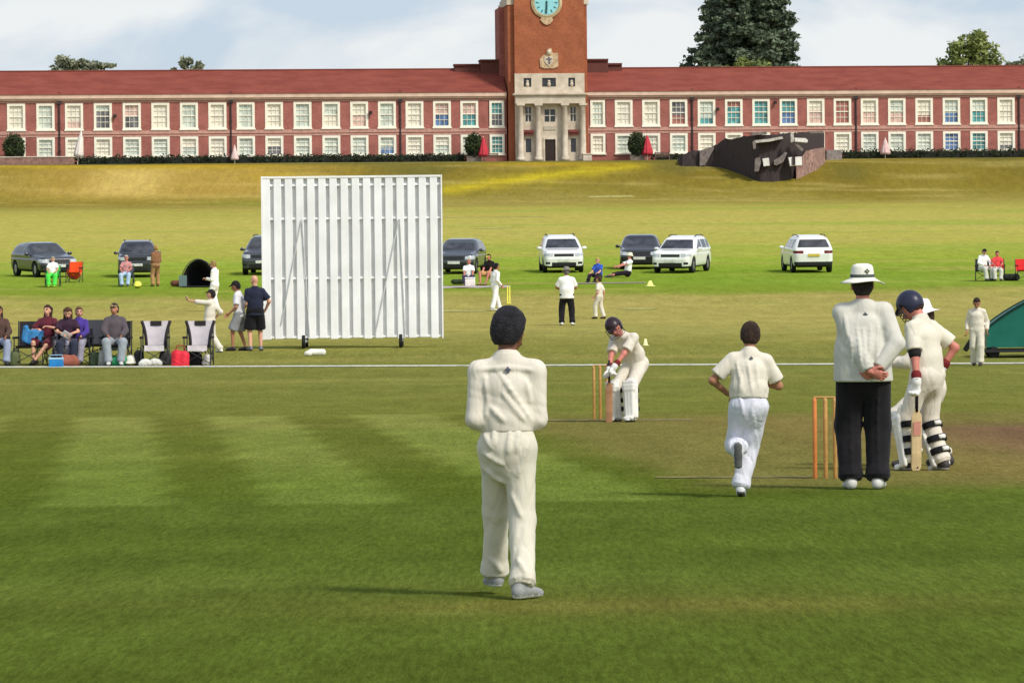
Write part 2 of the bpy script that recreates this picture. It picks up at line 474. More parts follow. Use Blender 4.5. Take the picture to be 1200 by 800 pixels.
    for sg in (-1,1):
        mi[(np.abs(rel[:,0]-sg*.031) < .016) & (np.abs(rel[:,2]-.004) < .0075) & (rel[:,1] > .05)] = 1
        mi[(np.abs(rel[:,0]-sg*.033) < .022) & (np.abs(rel[:,2]-.029) < .006) & (rel[:,1] > .05)] = 3
    mi[(np.abs(rel[:,0]) < .026) & (np.abs(rel[:,2]+.066) < .007) & (rel[:,1] > .06)] = 2
    hairc = W.get('hair', (50,35,25))
    o = mesh_obj('person', V, Fc, None, smooth=True, mats=[skin_mat(W.get('skin','fair')), C('eye_dark', (40,30,28), rough=.3), C('lip', (165,85,80), rough=.5), C('brow', (60,42,30))], midx=mi)
    o.location = loc; o.rotation_euler = (0,0,R(heading)); tag(o, label, 'person', group)
    def piece(name, fld, m, smooth=True, parent=o, mats=None, midxf=None):
        V, F_ = fld.mesh()
        if len(V) == 0: return None
        mi = midxf(V[F_].mean(1)) if midxf else None
        return mesh_obj(name, V, F_, m, parent, smooth, mats=mats, midx=mi)
    sd = sum(map(ord, label)) % 1000
    # ---- trousers / shorts
    tr = W.get('trousers')
    if tr:
        cl, length, loose = tr[0], tr[1], tr[2] if len(tr) > 2 else 1.0
        ps = [tuple(tor[0])]
        seat = ('e', n_(pel+Rp@Vector((0,-.008,-.02))), n_(pel+Rp@Vector((0,.0,-.12))), (.135*bd,.108*bd), (.085*bd,.07*bd), sidep)
        for k in 'LR':
            r0, r1, r2 = .092*bd, .069*loose*bd, .061*loose
            a, b, c = hip[k], knee[k], ank[k]
            if length == 'long':
                c2 = b+(c-b)*1.03
                ps += [('c', n_(a), n_(b), r0, r1), ('c', n_(b), n_(c2), r1, r2, True)]
            elif length == 'short':
                b2 = a+(b-a)*.98
                ps += [('c', n_(a), n_(b2), r0, .095*loose, True)]
            else:   # crop to mid calf
                c2 = b+(c-b)*.6
                ps += [('c', n_(a), n_(b), r0, r1), ('c', n_(b), n_(c2), r1, r2, True)]
        tr_res = W.get('cres', res)
        fl = sdf(S_(ps), tr_res, inf=.012*s, k=.026*s); fl.prim(S_([seat])[0], .008*s, .09*s)
        if length == 'long':     # rucked cloth over the shoe
            for k in 'LR':
                cc = ank[k]; fl.prim(S_([('c', n_(cc+(knee[k]-cc)*.10), n_(cc+(knee[k]-cc)*.03), (.063*loose+.008), (.068*loose+.008), True)])[0], .012*s, .02*s)
        for a_, b_, r_ in W.get('tridges', []): fl.prim(S_([('c', n_(pel+Rp@Vector(a_)), n_(pel+Rp@Vector(b_)), r_, r_*.7)])[0], 0, .026*s)
        fl.folds(sd+1, W.get('tfold', .007)*s, .12*s, .3)
        for c_ in W.get('tcrease', []): fl.crease([(a*s, b_*s) for a, b_ in c_[1:]], c_[0]*s, .022*s)
        fl.cut(n_(waist+Rp@Vector((0,0,-.02)))*s, n_(Rp@Vector((0,0,1))))
        piece('trousers' if length == 'long' else 'shorts', fl, cl)
    # ---- shirt
    st = W.get('shirt')
    if st:
        cl, sleeve, hem = st[0], st[1], st[2] if len(st) > 2 else .02
        bl = st[3] if len(st) > 3 else 1.0
        ps = [('e', n_(pel+Rp@Vector((0,0,-.10))), n_(waist), (.166*bd*bl,.122*bd*bl), (.154*bd*bl,(.112+belly)*bd*bl), sidep),
              ('e', n_(waist), n_(chest), (.154*bd*bl,(.112+belly)*bd*bl), (.165*bd,.116*bd), sidem), tor[2], tor[3], tor[4],
              ('c', n_(neck+Rt@Vector((0,0,-.05))), n_(neck+Rt@Vector((0,.004,.03))), .064, .058, True)]
        n_t = len(ps)
        for k in 'LR':
            if sleeve == 'short':
                e2 = sh[k]+(el[k]-sh[k])*.78
                ps += [('c', n_(sh[k]), n_(e2), .056*bd, .067*bd, True)]
            elif sleeve == 'long':
                w2 = el[k]+(wr[k]-el[k])*.97
                ps += [('c', n_(sh[k]), n_(el[k]), .056*bd, .050*bd), ('c', n_(el[k]), n_(w2), .051*bd, .038*bd, True)]
            elif sleeve == 'rolled':
                w2 = el[k]+(wr[k]-el[k])*.35
                ps += [('c', n_(sh[k]), n_(el[k]), .064*bd, .058*bd), ('c', n_(el[k]), n_(w2), .058*bd, .052*bd, True)]
        PP = S_(ps); lo_, hi_ = prim_bounds(PP, .05*s+4*W.get('cres', res))
        fl = Field(lo_, hi_, W.get('cres', res))
        for i_, q_ in enumerate(PP): fl.prim(q_, .012*s, (.03 if i_ < n_t else (.03 if (i_-n_t) % (1 if sleeve == 'short' else 2) == 0 else .014))*s)
        fl.folds(sd+2, W.get('sfold', .006)*s, .13*s)
        for c_ in W.get('screase', []): fl.crease([(a*s, b_*s) for a, b_ in c_[1:]], c_[0]*s, .022*s)
        fl.cut(n_(pel+Rp@Vector((0,0,hem)))*s, n_(Rp@Vector((0,0,-1))))
        piece('shirt', fl, cl)
        if W.get('crest'):
            cp = neck+Rt@Vector((0.012,-.092,-.075)); 
            g = MB(); mm = Matrix.Translation(cp) @ Rt.to_4x4() @ Matrix.Rotation(R(90+12), 4, 'X')
            pts = [mm @ Vector((math.cos(a)*(.020 if i % 2 == 0 else .011), math.sin(a)*(.020 if i % 2 == 0 else .011), zz)) for zz in (-.03,.016) for i, a in enumerate([j*math.pi/4 for j in range(8)])]
            g.add([p*s for p in pts], [tuple(range(8)), tuple(range(15,7,-1))]+[(i,(i+1)%8,8+(i+1)%8,8+i) for i in range(8)])
            g.build('crest', C('crest_grey', (96,98,112)), o)
        if W.get('collar', True) and res < .015:
            cf = sdf(S_([('c', n_(neck+Rt@Vector((0,-.004,-.05))), n_(neck+Rt@Vector((0,.008,.040))), .074, .060, True)]), W.get('cres', res)*.8, inf=.008*s, k=.01)
            cf.cut(n_(neck+Rt@Vector((0,0,-.012)))*s, n_(Rt@Vector((0,-.25,-1))))
            piece('collar', cf, cl)
    if W.get('dress'):
        cl = W['dress']
        ps = [tor[0], tor[1], tor[2], tor[3], tor[4]]
        for k in 'LR': ps += [('c', n_(hip[k]), n_(knee[k]), .11, .10, True)]
        fl = sdf(S_(ps), res, inf=.015*s, k=.05*s); piece('dress', fl, cl)
    # ---- shoes
    shc = W.get('shoes', (225,225,220))
    if shc:
        sm = C('shoe_%d_%d_%d' % shc, shc, rough=.6, amt=.1, scale=20); so = C('sole_%d' % W.get('sole', 40), (W.get('sole',40),)*3)
        for k in 'LR':
            FR = footR[k]; hl = ank[k]-FR@Vector((0,0,.085))
            g = lambda v: n_(hl+FR@Vector(v))
            ps = [('e', g((0,-.04,.045)), g((0,.06,.05)), (.042,.05), (.044,.045), n_(FR@Vector((1,0,0)))), ('e', g((0,.06,.045)), g((0,.17,.03)), (.047,.042), (.04,.03), n_(FR@Vector((1,0,0)))), ('c', g((0,-.01,.06)), g((0,-.012,.11)), .046, .044, True)]
            fl = sdf(S_(ps), min(res, .014), k=.02*s)
            fl.cut(g((0,0,0.004))*s, n_(FR@Vector((0,0,-1))))
            base = g((0,0,0))*s; nn = n_(FR@Vector((0,0,1)))
            piece('shoe', fl, sm, mats=[sm, so], midxf=lambda c, b=base, n=nn: (((c-b)@n) < .024*s).astype(int))
    # ---- hair
    if W.get('hair') and not W.get('bald'):
        hm = C('hair_%d_%d_%d' % tuple(hairc), hairc, rough=.65, amt=.35, scale=30, bump=1.0, bscale=120)
        vol = W.get('hairvol', .016)
        c = n_(hc+Rh@Vector((0,-.008,.02)))*s
        fl = sdf([('o', c, rh, (np.array((.077,.094,.1))*hs+vol)*s), ('o', n_(HW((0,-.03,-.02)))*s, rh, (np.array((.07,.07,.085))*hs+vol*.7)*s)], fr, k=.03*s)
        x, y, z = fl.grid()
        q = [ (x-n_(hc)[0]*s), (y-n_(hc)[1]*s), (z-n_(hc)[2]*s) ]
        ly = (q[0]*rh[0,1]+q[1]*rh[1,1]+q[2]*rh[2,1])/s/hs; lz = (q[0]*rh[0,2]+q[1]*rh[1,2]+q[2]*rh[2,2])/s/hs
        line = np.where(ly > .0, .058 - .1*np.clip(.03-ly, 0, .03) , -.085+.6*np.clip(ly+.04, 0, .2))   # hair line rises from the nape past the ears to the brow
        line = np.where(ly > .03, .062, np.where(ly < -.045, -.088, -.088+(ly+.045)*2.0))
        fl.F = np.maximum(fl.F, ((line-lz)*s*.6).astype(np.float32))
        fl.folds(sd+5, .0025*s, .03*s)
        if W.get('longhair'):
            for sg in (-1,0,1):
                for p in S_([('c', n_(HW((sg*.06,-.045,.03))), n_(HW((sg*.075,-.05,-.17))), .045, .03)]): fl2 = p
                f2 = sdf(S_([('c', n_(HW((sg*.055,-.045,.04))), n_(HW((sg*.08,-.045+.02*abs(sg),-.2))), .05, .03)]), fr*1.3)
                f2.folds(sd+7+sg, .006*s, .04*s); piece('hair', f2, hm)
        piece('hair', fl, hm)
    # ---- hats
    hat = W.get('hat')
    if hat:
        kind, hcol = hat[0], hat[1]
        c = n_(hc+Rh@Vector((0,-.008,.02)))*s
        if kind in ('cap', 'helmet'):
            big = .013 if kind == 'cap' else .034
            fl = sdf([('o', c, rh, (np.array((.079,.097,.1))*hs+big)*s)], fr, k=.02)
            low = n_(HW((0,0,.045 if kind == 'cap' else .03)))*s
            if kind == 'cap': fl.cut(low, n_(Rh@Vector((0,-.12,-1))))
            else:
                back = fl.F.copy(); x, y, z = fl.grid()
                ly = ((x-n_(hc)[0]*s)*rh[0,1]+(y-n_(hc)[1]*s)*rh[1,1]+(z-n_(hc)[2]*s)*rh[2,1]); lz = ((x-n_(hc)[0]*s)*rh[0,2]+(y-n_(hc)[1]*s)*rh[1,2]+(z-n_(hc)[2]*s)*rh[2,2])
                edge = np.where(ly > .02*s, .035*s, -.075*s)
                fl.F = np.maximum(fl.F, ((edge-lz)).astype(np.float32))
            piece('cap' if kind == 'cap' else 'helmet', fl, hcol)
            pk = S_([('e', n_(HW((0,.09,.052))), n_(HW((0,.155,.035))), (.075*hs,.012), (.06*hs,.009), n_(Rh@Vector((1,0,0))))])
            piece('visor', sdf(pk, fr, k=.01), hcol)
            if kind == 'helmet':
                g = MB()
                for zz in (.005,-.028,-.06,-.092):
                    g.tube([HW((math.sin(a)*.115, .03+math.cos(a)*.105, zz))*s for a in [R(t) for t in range(-80,81,20)]], .0045*s, 6)
                for a in (-80,80): g.tube([HW((math.sin(R(a))*.115, .03+math.cos(R(a))*.105, zz))*s for zz in (.04,-.095)], .005*s, 6)
                g.build('face_guard', C('guard_steel', (70,72,78), rough=.4, metal=.6), o, smooth=True)
        elif kind == 'sunhat':
            m4 = Matrix.Translation(HW((0,-.008,.045))*s) @ Rh.to_4x4() @ Matrix.Scale(s*hs, 4)
            rg = random.Random(sd); ph = rg.uniform(0, 6)
            br = hat[2] if len(hat) > 2 else .185
            wob = lambda r, t: (-.012*(1+math.cos(2*t)) - .008*math.sin(3*t+ph))*max(0, (r-.11)/.08)
            g = MB(); g.lathe([(.0,.118),(.05,.116),(.078,.106),(.09,.09),(.097,.05),(.102,.012),(.112,.0),(br*.8,-.008),(br,-.014),(br-.002,-.020),(br*.8,-.016),(.108,-.010),(.098,.01)], 36, wob=wob)
            g.V = [tuple(m4 @ Vector((v[0]*.93, v[1]*1.06, v[2]))) for v in g.V]
            hobj = g.build('sun_hat', hcol, o, smooth=True)
            g = MB(); g.lathe([(.1035,.010),(.1015,.034),(.100,.034),(.1015,.010)], 36)
            g.V = [tuple(m4 @ Vector((v[0]*.93*1.015, v[1]*1.06*1.015, v[2]))) for v in g.V]
            if res < .015:
                g.build('hat_band', C('hat_band', (70,80,72)), hobj, smooth=True)
                g2 = MB()
                for i in range(4):
                    a = i*math.pi/2
                    g2.tube([(.012*math.cos(a), 0, .012*math.sin(a)), (.012*math.cos(a), .008, .012*math.sin(a))], .008, 8)
                mm = m4 @ Matrix.Translation((.03,-.108,.058)) @ Matrix.Rotation(R(14), 4, 'X')
                g2.V = [tuple(mm @ Vector(v)) for v in g2.V]; g2.build('hat_badge', C('hat_badge', (90,105,85)), hobj)
    # ---- gloves, pads
    if gl:
        for k in 'LR':
            hp_ = W['_hand'][k]
            g_ = sdf(S_(hp_), .006, inf=.011*s, k=.008*s)
            w0, e0 = wr[k], el[k]
            for p in S_([('c', n_(w0+(e0-w0).normalized()*.06), n_(w0), .046, .044)]): g_.prim(p, 0, .01)
            piece('batting_glove', g_, gl)
            wb = sdf(S_([('c', n_(w0+(e0-w0).normalized()*.075), n_(w0+(e0-w0).normalized()*.055), .049, .049)]), .007); piece('wrist_band', wb, C('band_red', (120,30,32)))
    if W.get('armguard'):
        a_, b_ = sh['L'], el['L']; m_ = a_+(b_-a_)*.83
        piece('arm_guard', sdf(S_([('c', n_(m_), n_(m_+(b_-a_)*.07), .062, .060)]), .008), C('guard_black', (30,26,28)))
    if W.get('pads'):
        for k in 'LR':
            kn, an = knee[k], ank[k]
            fd = footR[k] @ Vector((0,1,0)); ax = (kn-an).normalized(); fw = (fd-ax*fd.dot(ax)).normalized(); sx = ax.cross(fw)
            top = kn+(hip[k]-kn).normalized()*.12+fw*.05; kc = kn+fw*.075; bot = an+fw*.06-ax*.02
            ps = [('e', n_(bot), n_(kc), (.075,.035), (.092,.04), n_(sx)), ('e', n_(kc), n_(top+fw*.03), (.092,.04), (.085,.03), n_(sx))]
            for j in (-1,0,1): ps += [('c', n_(bot+fw*.025+sx*.045*j), n_(kc+fw*.03+sx*.05*j), .026, .03)]
            for j in (-.05,0.0,.05): ps += [('c', n_(kc+ax*j+fw*.03-sx*.07), n_(kc+ax*j+fw*.03+sx*.07), .028, .028)]
            ps += [('c', n_(bot+fw*.03+fd*.05-sx*.05-ax*.02), n_(bot+fw*.03+fd*.05+sx*.05-ax*.02), .03, .03)]
            # wings wrapping the sides
            for j in (-1,1): ps += [('c', n_(bot+sx*.085*j-fw*.03), n_(kc+sx*.095*j-fw*.03), .022, .024)]
            pf = sdf(S_(ps), .011, k=.02*s); pad = piece('batting_pad', pf, C('pad_white', (232,230,222), rough=.6))
            for zz in (.10,.22,.36):
                cpt = an+ax*zz
                ring = [cpt + (sx*math.cos(t)*.096 + fw*(math.sin(t)*.078-.01)) for t in [j*math.pi/10 for j in range(9,22)]]
                g = MB(); 
                for dz in (-.020,-.007,.007,.020): g.tube([(p+ax*dz)*s for p in ring], .012*s, 6)
                g.build('pad_strap', C('strap_black', (22,22,26)), pad, smooth=True)
                g = MB(); mid = cpt-fw*.088
                g.tube([(mid-sx*.035)*s, (mid+sx*.035)*s], .024*s, 8); g.build('strap_patch', C('pad_white', (232,230,222)), pad, smooth=True)
    return o, dict(wrL=wr['L']*s, wrR=wr['R']*s, s=s, knee={k: knee[k]*s for k in 'LR'}, hc=hc*s)
# ------------------------------------------------------------------ cars
def poly_sdf(py, pz, poly):
    d = np.full(np.broadcast(py, pz).shape, 1e9); s = np.ones_like(d)
    n = len(poly)
    for i in range(n):
        ax, ay = poly[i]; bx, by = poly[i-1]
        ex, ey = bx-ax, by-ay; wx, wy = py-ax, pz-ay
        t = np.clip((wx*ex+wy*ey)/(ex*ex+ey*ey), 0, 1)
        d = np.minimum(d, (wx-ex*t)**2+(wy-ey*t)**2)
        c1 = pz >= ay; c2 = pz < by; c3 = ex*wy > ey*wx
        s = np.where((c1 & c2 & c3) | (~c1 & ~c2 & ~c3), -s, s)
    return s*np.sqrt(d)
def paint(name, srgb, rough=.25):
    n = 'paint_'+name
    if n not in MT:
        m = mat(n, lin(srgb), rough=rough, amt=.03, scale=3, spec=.5)
        b = m.node_tree.nodes['Principled BSDF']; b.inputs['Coat Weight'].default_value = .6; b.inputs['Coat Roughness'].default_value = .08
        MT[n] = m
    return MT[n]
GLASS = mat('car_glass', (.05,.052,.06), rough=.06, amt=.4, scale=2.5, spec=.8)
TRIM = mat('black_trim', (.02,.02,.022), rough=.6, amt=.15, scale=10)
TYRE = mat('tyre_rubber', (.018,.018,.018), rough=.85, amt=.2, scale=20)
RIM = mat('alloy_rim', (.35,.35,.36), rough=.35, metal=.7, amt=.1, scale=10)
LAMP = mat('headlamp_glass', (.55,.57,.6), rough=.15, amt=.2, scale=25, spec=.7)
TAIL = mat('tail_lamp', (.16,.012,.012), rough=.2, amt=.3, scale=25)
PLATE_W = mat('plate_white', (.7,.7,.66), rough=.5); PLATE_Y = mat('plate_yellow', (.65,.5,.08), rough=.5)
CARS = {}
def car(label, loc, heading, kind, pm, group, lampm=None):
    """front of the car looks along +Y of the object"""
    if kind == 'suv':
        L, w0, prof_, belt, wr_, roof = 4.5, .92, [(2.22,.30),(2.26,.62),(2.2,.92),(2.05,1.02),(1.05,1.10),(.25,1.60),(-.3,1.67),(-1.5,1.64),(-1.85,1.55),(-2.15,1.12),(-2.24,.85),(-2.2,.34),(-2.0,.25),(2.05,.22)], 1.04, .35, 1.66
    elif kind == 'hatch':
        L, w0, prof_, belt, wr_, roof = 4.2, .88, [(2.08,.28),(2.12,.55),(2.04,.80),(1.85,.88),(.95,.98),(.05,1.44),(-.5,1.48),(-1.4,1.42),(-1.7,1.32),(-2.0,.98),(-2.08,.75),(-2.05,.34),(-1.85,.22),(1.95,.2)], .94, .32, 1.47
    else:  # tall suv, squarer nose
        L, w0, prof_, belt, wr_, roof = 4.7, .95, [(2.3,.32),(2.34,.65),(2.32,1.0),(2.2,1.10),(1.15,1.18),(.45,1.70),(-.3,1.76),(-1.7,1.74),(-2.0,1.66),(-2.25,1.2),(-2.3,.9),(-2.28,.36),(-2.05,.26),(2.1,.24)], 1.12, .38, 1.75
    fy, ry = L*.305, -L*.3
    if kind not in CARS:
        f = Field((-1.05,-L/2-.15,.1), (1.05,L/2+.15,roof+.12), .026)
        x, y, z = f.grid()
        d2 = poly_sdf(y[0,:,0][:,None], z[0,0,:][None,:], prof_)[None]
        W = w0*(1-.10*np.clip(np.abs(y)/(L/2)-.55, 0, 1)**1.5*2.2) - .40*np.clip(z-belt, 0, 2)**1.1 - .05*np.clip(.5-z, 0, 1)
        dx = np.abs(x)-W
        k = .24; h = np.maximum(k-np.abs(d2-dx), 0)/k
        d = np.maximum(d2, dx)+h*h*k*.25
        # rounding of nose and tail in plan
        for wy in (fy, ry):
            c = np.sqrt((y-wy)**2+(z-wr_)**2)-(wr_+.06)
            c = np.maximum(c, .62-np.abs(x)); d = np.maximum(d, -c)
        # waist crease
        d = d + .012*np.exp(-((z-(belt-.13))/.03)**2)*(np.abs(x) > w0*.8)
        f.F = d.astype(np.float32)
        V, F_ = f.mesh()
        P = V[F_]; c = P.mean(1); n = np.cross(P[:,2]-P[:,0], P[:,3]-P[:,1]); n /= np.linalg.norm(n, axis=1)[:,None]+1e-9
        X, Y, Z = np.abs(c[:,0]), c[:,1], c[:,2]
        reg = np.zeros(len(F_), int)
        gz0, gz1 = belt+.05, roof-.17
        lim = w0-.40*(np.clip(Z-belt, 0, 2))**1.1
        up = (Z > gz0) & (Z < gz1)
        reg[up & (n[:,1] > .35) & (X < lim-.13)] = 1
        reg[up & (n[:,1] < -.30) & (X < lim-.16) & (Z > belt+.10) & (Y < -1.2)] = 2
        gy0 = {'suv':-1.75,'hatch':-1.55,'tall':-1.95}[kind]
        front_edge = {'suv':(1.0,.25),'hatch':(.9,.05),'tall':(1.1,.45)}[kind]
        fe = front_edge[0]-.18+(Z-gz0)/(gz1-gz0)*(front_edge[1]-front_edge[0]-.05)
        side = (np.abs(n[:,0]) > .6) & up & (Y > gy0) & (Y < fe) & (np.abs(Y+.25) > .05) & (np.abs(Y+1.15) > .04)
        reg[side] = 3
        yf = L/2
        hz = {'suv':.82,'hatch':.70,'tall':.92}[kind]
        reg[(Y > yf-.42) & (np.abs(Z-hz-.04*(X-.6)) < .075) & (X > .5) & (n[:,2] < .8)] = 4
        reg[(Y > yf-.3) & (np.abs(Z-hz+.02) < .075) & (X < .44) & (n[:,1] > .4)] = 5
        reg[(Y > yf-.3) & (np.abs(Z-.40) < .085) & (X < .55) & (n[:,1] > .3)] = 5
        reg[(Y > yf-.35) & (np.abs(Z-.44) < .05) & (X > .62) & (X < .82) & (n[:,1] > .2)] = 5
        reg[(Y < -yf+.4) & (np.abs(Z-belt+.10) < .065) & (X > .46) & (n[:,2] < .8)] = 6
        reg[(Z < .33) | ((Y < -yf+.35) & (Z < .50) & (n[:,1] < -.2))] = 7
        inarch = ((np.sqrt((Y-fy)**2+(Z-wr_)**2) < wr_+.075) | (np.sqrt((Y-ry)**2+(Z-wr_)**2) < wr_+.075)) & (X < w0*.97-.03)
        reg[inarch] = 7
        CARS[kind] = (V, F_, reg)
    V, F_, reg = CARS[kind]
    root = empty('parked_car', loc, R(heading), label, 'car', group)
    def part(name, sel, m, parent=root):
        fs = F_[sel]
        if len(fs) == 0: return None
        u, inv = np.unique(fs, return_inverse=True)
        return mesh_obj(name, V[u], inv.reshape(fs.shape), m, parent, smooth=True)
    cx = V[F_].mean(1)
    body = part('body', reg == 0, pm)
    part('windscreen', reg == 1, GLASS); part('rear_window', reg == 2, GLASS)
    for sg in (-1,1):
        part('side_window', (reg == 3) & (cx[:,0]*sg > 0), GLASS)
        part('headlight', (reg == 4) & (cx[:,0]*sg > 0), lampm or LAMP)
        part('tail_light', (reg == 6) & (cx[:,0]*sg > 0), TAIL)
    part('grille', reg == 5, TRIM); part('bumper_trim', reg == 7, TRIM)
    zc = {'suv':.58,'hatch':.5,'tall':.62}[kind]
    g = MB(); g.box(-.26,.26,L/2+.002,L/2+.02,zc-.06,zc+.06); g.build('number_plate', PLATE_W, root)
    g = MB(); zr = {'suv':.80,'hatch':.70,'tall':.86}[kind]; g.box(-.26,.26,-L/2-.015,-L/2+.03,zr-.06,zr+.06); g.build('number_plate', PLATE_Y, root)
    for sg in (-1,1):
        f = sdf([('o', np.array((sg*(w0+.10), front_edge_y(kind), belt+.05)), np.eye(3), np.array((.115,.06,.075)))], .025); v, q = f.mesh()
        mo = mesh_obj('wing_mirror', v, q, pm, root, smooth=True)
        for wy in (fy, ry):
            g = MB(); x0 = sg*(w0-.20); x1 = sg*(w0-.015)
            pr = [(wr_*.62,-.0),(wr_*.97,-.0),(wr_,.03),(wr_,.16),(wr_*.97,.185),(wr_*.62,.185)]
            g.lathe(pr, 24); g.V = [(sg*(w0-.20+v[2]), wy+v[0], wr_+v[1]) for v in g.V]
            wh = g.build('wheel', TYRE, root, smooth=True)
            g = MB(); g.lathe([(wr_*.64,.165),(wr_*.58,.172),(.05,.150),(0.001,.155)], 20)
            g.V = [(sg*(w0-.20+v[2]), wy+v[0], wr_+v[1]) for v in g.V]
            g.build('rim', RIM, wh, smooth=True)
    if kind != 'hatch':
        for sg in (-1,1):
            g = MB(); g.tube([(sg*.62,.05,roof-.03),(sg*.63,-.3,roof+.03),(sg*.63,-1.3,roof+.02),(sg*.61,-1.6,roof-.04)], .02, 6); g.build('roof_rail', TRIM, root)
    return root
def front_edge_y(kind): return {'suv':.72,'hatch':.62,'tall':.85}[kind]

# ------------------------------------------------------------------ foliage
def leaves(name, blobs, size, mt, parent, seed, upness=.3, loc=None, ragged=.25):
    """small tilted leaf faces spread through the volume of the given blobs (c, radii, count)"""
    rg = np.random.default_rng(seed); P = []
    for c, r, n in blobs:
        d = rg.normal(size=(n,3)); d /= np.linalg.norm(d, axis=1)[:,None]
        rad = rg.uniform(.35, 1, n)**.45*(1+rg.normal(0, ragged*.4, n))
        P.append(np.array(c)+d*rad[:,None]*np.array(r))
    P = np.concatenate(P); n = len(P)
    a = rg.normal(size=(n,3)); a[:,2] *= .7; a /= np.linalg.norm(a, axis=1)[:,None]
    b = rg.normal(size=(n,3)); b -= a*(a*b).sum(1)[:,None]; b /= np.linalg.norm(b, axis=1)[:,None]
    s = size*rg.uniform(.5, 1.4, n)[:,None]
    V = np.stack([P-a*s, P+b*s*.55-a*s*.1, P+a*s, P-b*s*.55+a*s*.1], 1).reshape(-1,3)
    F_ = np.arange(n*4).reshape(n,4)
    return mesh_obj(name, V, F_, mt, parent, loc=loc)
def leaf_mat(name, c1, c2, scale=.5):
    q = NT(name); b = q.b; b.inputs['Roughness'].default_value = .6; b.inputs['Specular IOR Level'].default_value = .25
    tc = q.new('ShaderNodeTexCoord'); n1 = q.new('ShaderNodeTexNoise'); n1.inputs['Scale'].default_value = scale; n1.inputs['Detail'].default_value = 4
    q.l(tc.outputs['Object'], n1.inputs['Vector'])
    mx = q.new('ShaderNodeMix', data_type='RGBA'); mx.inputs[6].default_value = (*c1,1); mx.inputs[7].default_value = (*c2,1)
    rp = q.new('ShaderNodeMapRange'); rp.inputs[1].default_value = .35; rp.inputs[2].default_value = .65
    q.l(n1.outputs['Fac'], rp.inputs[0]); q.l(rp.outputs[0], mx.inputs[0]); q.l(mx.outputs[2], b.inputs['Base Color'])
    tr = q.new('ShaderNodeBsdfTranslucent'); q.l(mx.outputs[2], tr.inputs['Color'])
    ms = q.new('ShaderNodeMixShader'); ms.inputs[0].default_value = .25
    q.l(b.outputs[0], ms.inputs[1]); q.l(tr.outputs[0], ms.inputs[2]); q.l(ms.outputs[0], q.n['Material Output'].inputs['Surface'])
    return q.m
# ------------------------------------------------------------------ world, sun
AZ, EL = 45, 46                                  # sun: right of the view's back, height
to_sun = Vector((math.sin(R(AZ))*math.cos(R(EL)), -math.cos(R(AZ))*math.cos(R(EL)), math.sin(R(EL))))
sl = bpy.data.lights.new('sun', 'SUN'); so_ = bpy.data.objects.new('sun', sl); col.objects.link(so_)
sl.energy = 2.2; sl.angle = R(9); sl.color = (1,.94,.84)
so_.rotation_euler = (-to_sun).to_track_quat('-Z', 'Y').to_euler(); so_.location = (60,-60,80)
wd = bpy.data.worlds.new('World'); scene.world = wd; wd.use_nodes = True
wt = wd.node_tree; wn = wt.nodes; bg = wn['Background']
sky = wn.new('ShaderNodeTexSky'); sky.sky_type = 'NISHITA'; sky.sun_disc = False
sky.sun_elevation = R(EL); sky.sun_rotation = R(180-AZ); sky.air_density = 1.0; sky.dust_density = 1.2
hs_ = wn.new('ShaderNodeHueSaturation'); hs_.inputs['Saturation'].default_value = .75
wt.links.new(sky.outputs[0], hs_.inputs['Color'])
tc = wn.new('ShaderNodeTexCoord'); mp = wn.new('ShaderNodeMapping'); mp.inputs['Scale'].default_value = (1,1,2.2)
nz = wn.new('ShaderNodeTexNoise'); nz.inputs['Scale'].default_value = 13; nz.inputs['Detail'].default_value = 7; nz.inputs['Roughness'].default_value = .52; nz.inputs['Distortion'].default_value = .4
wt.links.new(tc.outputs['Generated'], mp.inputs[0]); wt.links.new(mp.outputs[0], nz.inputs['Vector'])
rp = wn.new('ShaderNodeValToRGB'); rp.color_ramp.elements[0].position = .42; rp.color_ramp.elements[1].position = .57
rp.color_ramp.elements[0].color = (0,0,0,1)
wt.links.new(nz.outputs['Fac'], rp.inputs[0])
cl = wn.new('ShaderNodeMix'); cl.data_type = 'RGBA'
SKY_BLUE = (2.4,2.9,3.6); SKY_CLOUD = (4.25,4.4,4.45)
half = wn.new('ShaderNodeMix'); half.data_type = 'RGBA'; half.inputs[0].default_value = .8; half.inputs[7].default_value = (*SKY_BLUE,1)
wt.links.new(hs_.outputs[0], half.inputs[6])
# the thin grey-blue cloud sheet sits low; overhead the sky stays clearer
sp = wn.new('ShaderNodeSeparateXYZ'); wt.links.new(tc.outputs['Generated'], sp.inputs[0])
mr = wn.new('ShaderNodeMapRange'); mr.inputs[1].default_value = .12; mr.inputs[2].default_value = .45; mr.inputs[3].default_value = .8; mr.inputs[4].default_value = .1
wt.links.new(sp.outputs[2], mr.inputs[0]); wt.links.new(mr.outputs[0], half.inputs[0])
mu = wn.new('ShaderNodeMath'); mu.operation = 'MULTIPLY'; mr2 = wn.new('ShaderNodeMapRange'); mr2.inputs[1].default_value = .1; mr2.inputs[2].default_value = .6; mr2.inputs[3].default_value = 1; mr2.inputs[4].default_value = .4
wt.links.new(sp.outputs[2], mr2.inputs[0]); wt.links.new(rp.outputs[0], mu.inputs[0]); wt.links.new(mr2.outputs[0], mu.inputs[1])
wt.links.new(half.outputs[2], cl.inputs[6]); cl.inputs[7].default_value = (*SKY_CLOUD,1)
wt.links.new(mu.outputs[0], cl.inputs[0]); wt.links.new(cl.outputs[2], bg.inputs['Color']); bg.inputs['Strength'].default_value = .15
scene.view_settings.view_transform = 'Standard'; scene.view_settings.look = 'None'; scene.view_settings.exposure = .42; scene.view_settings.gamma = 1

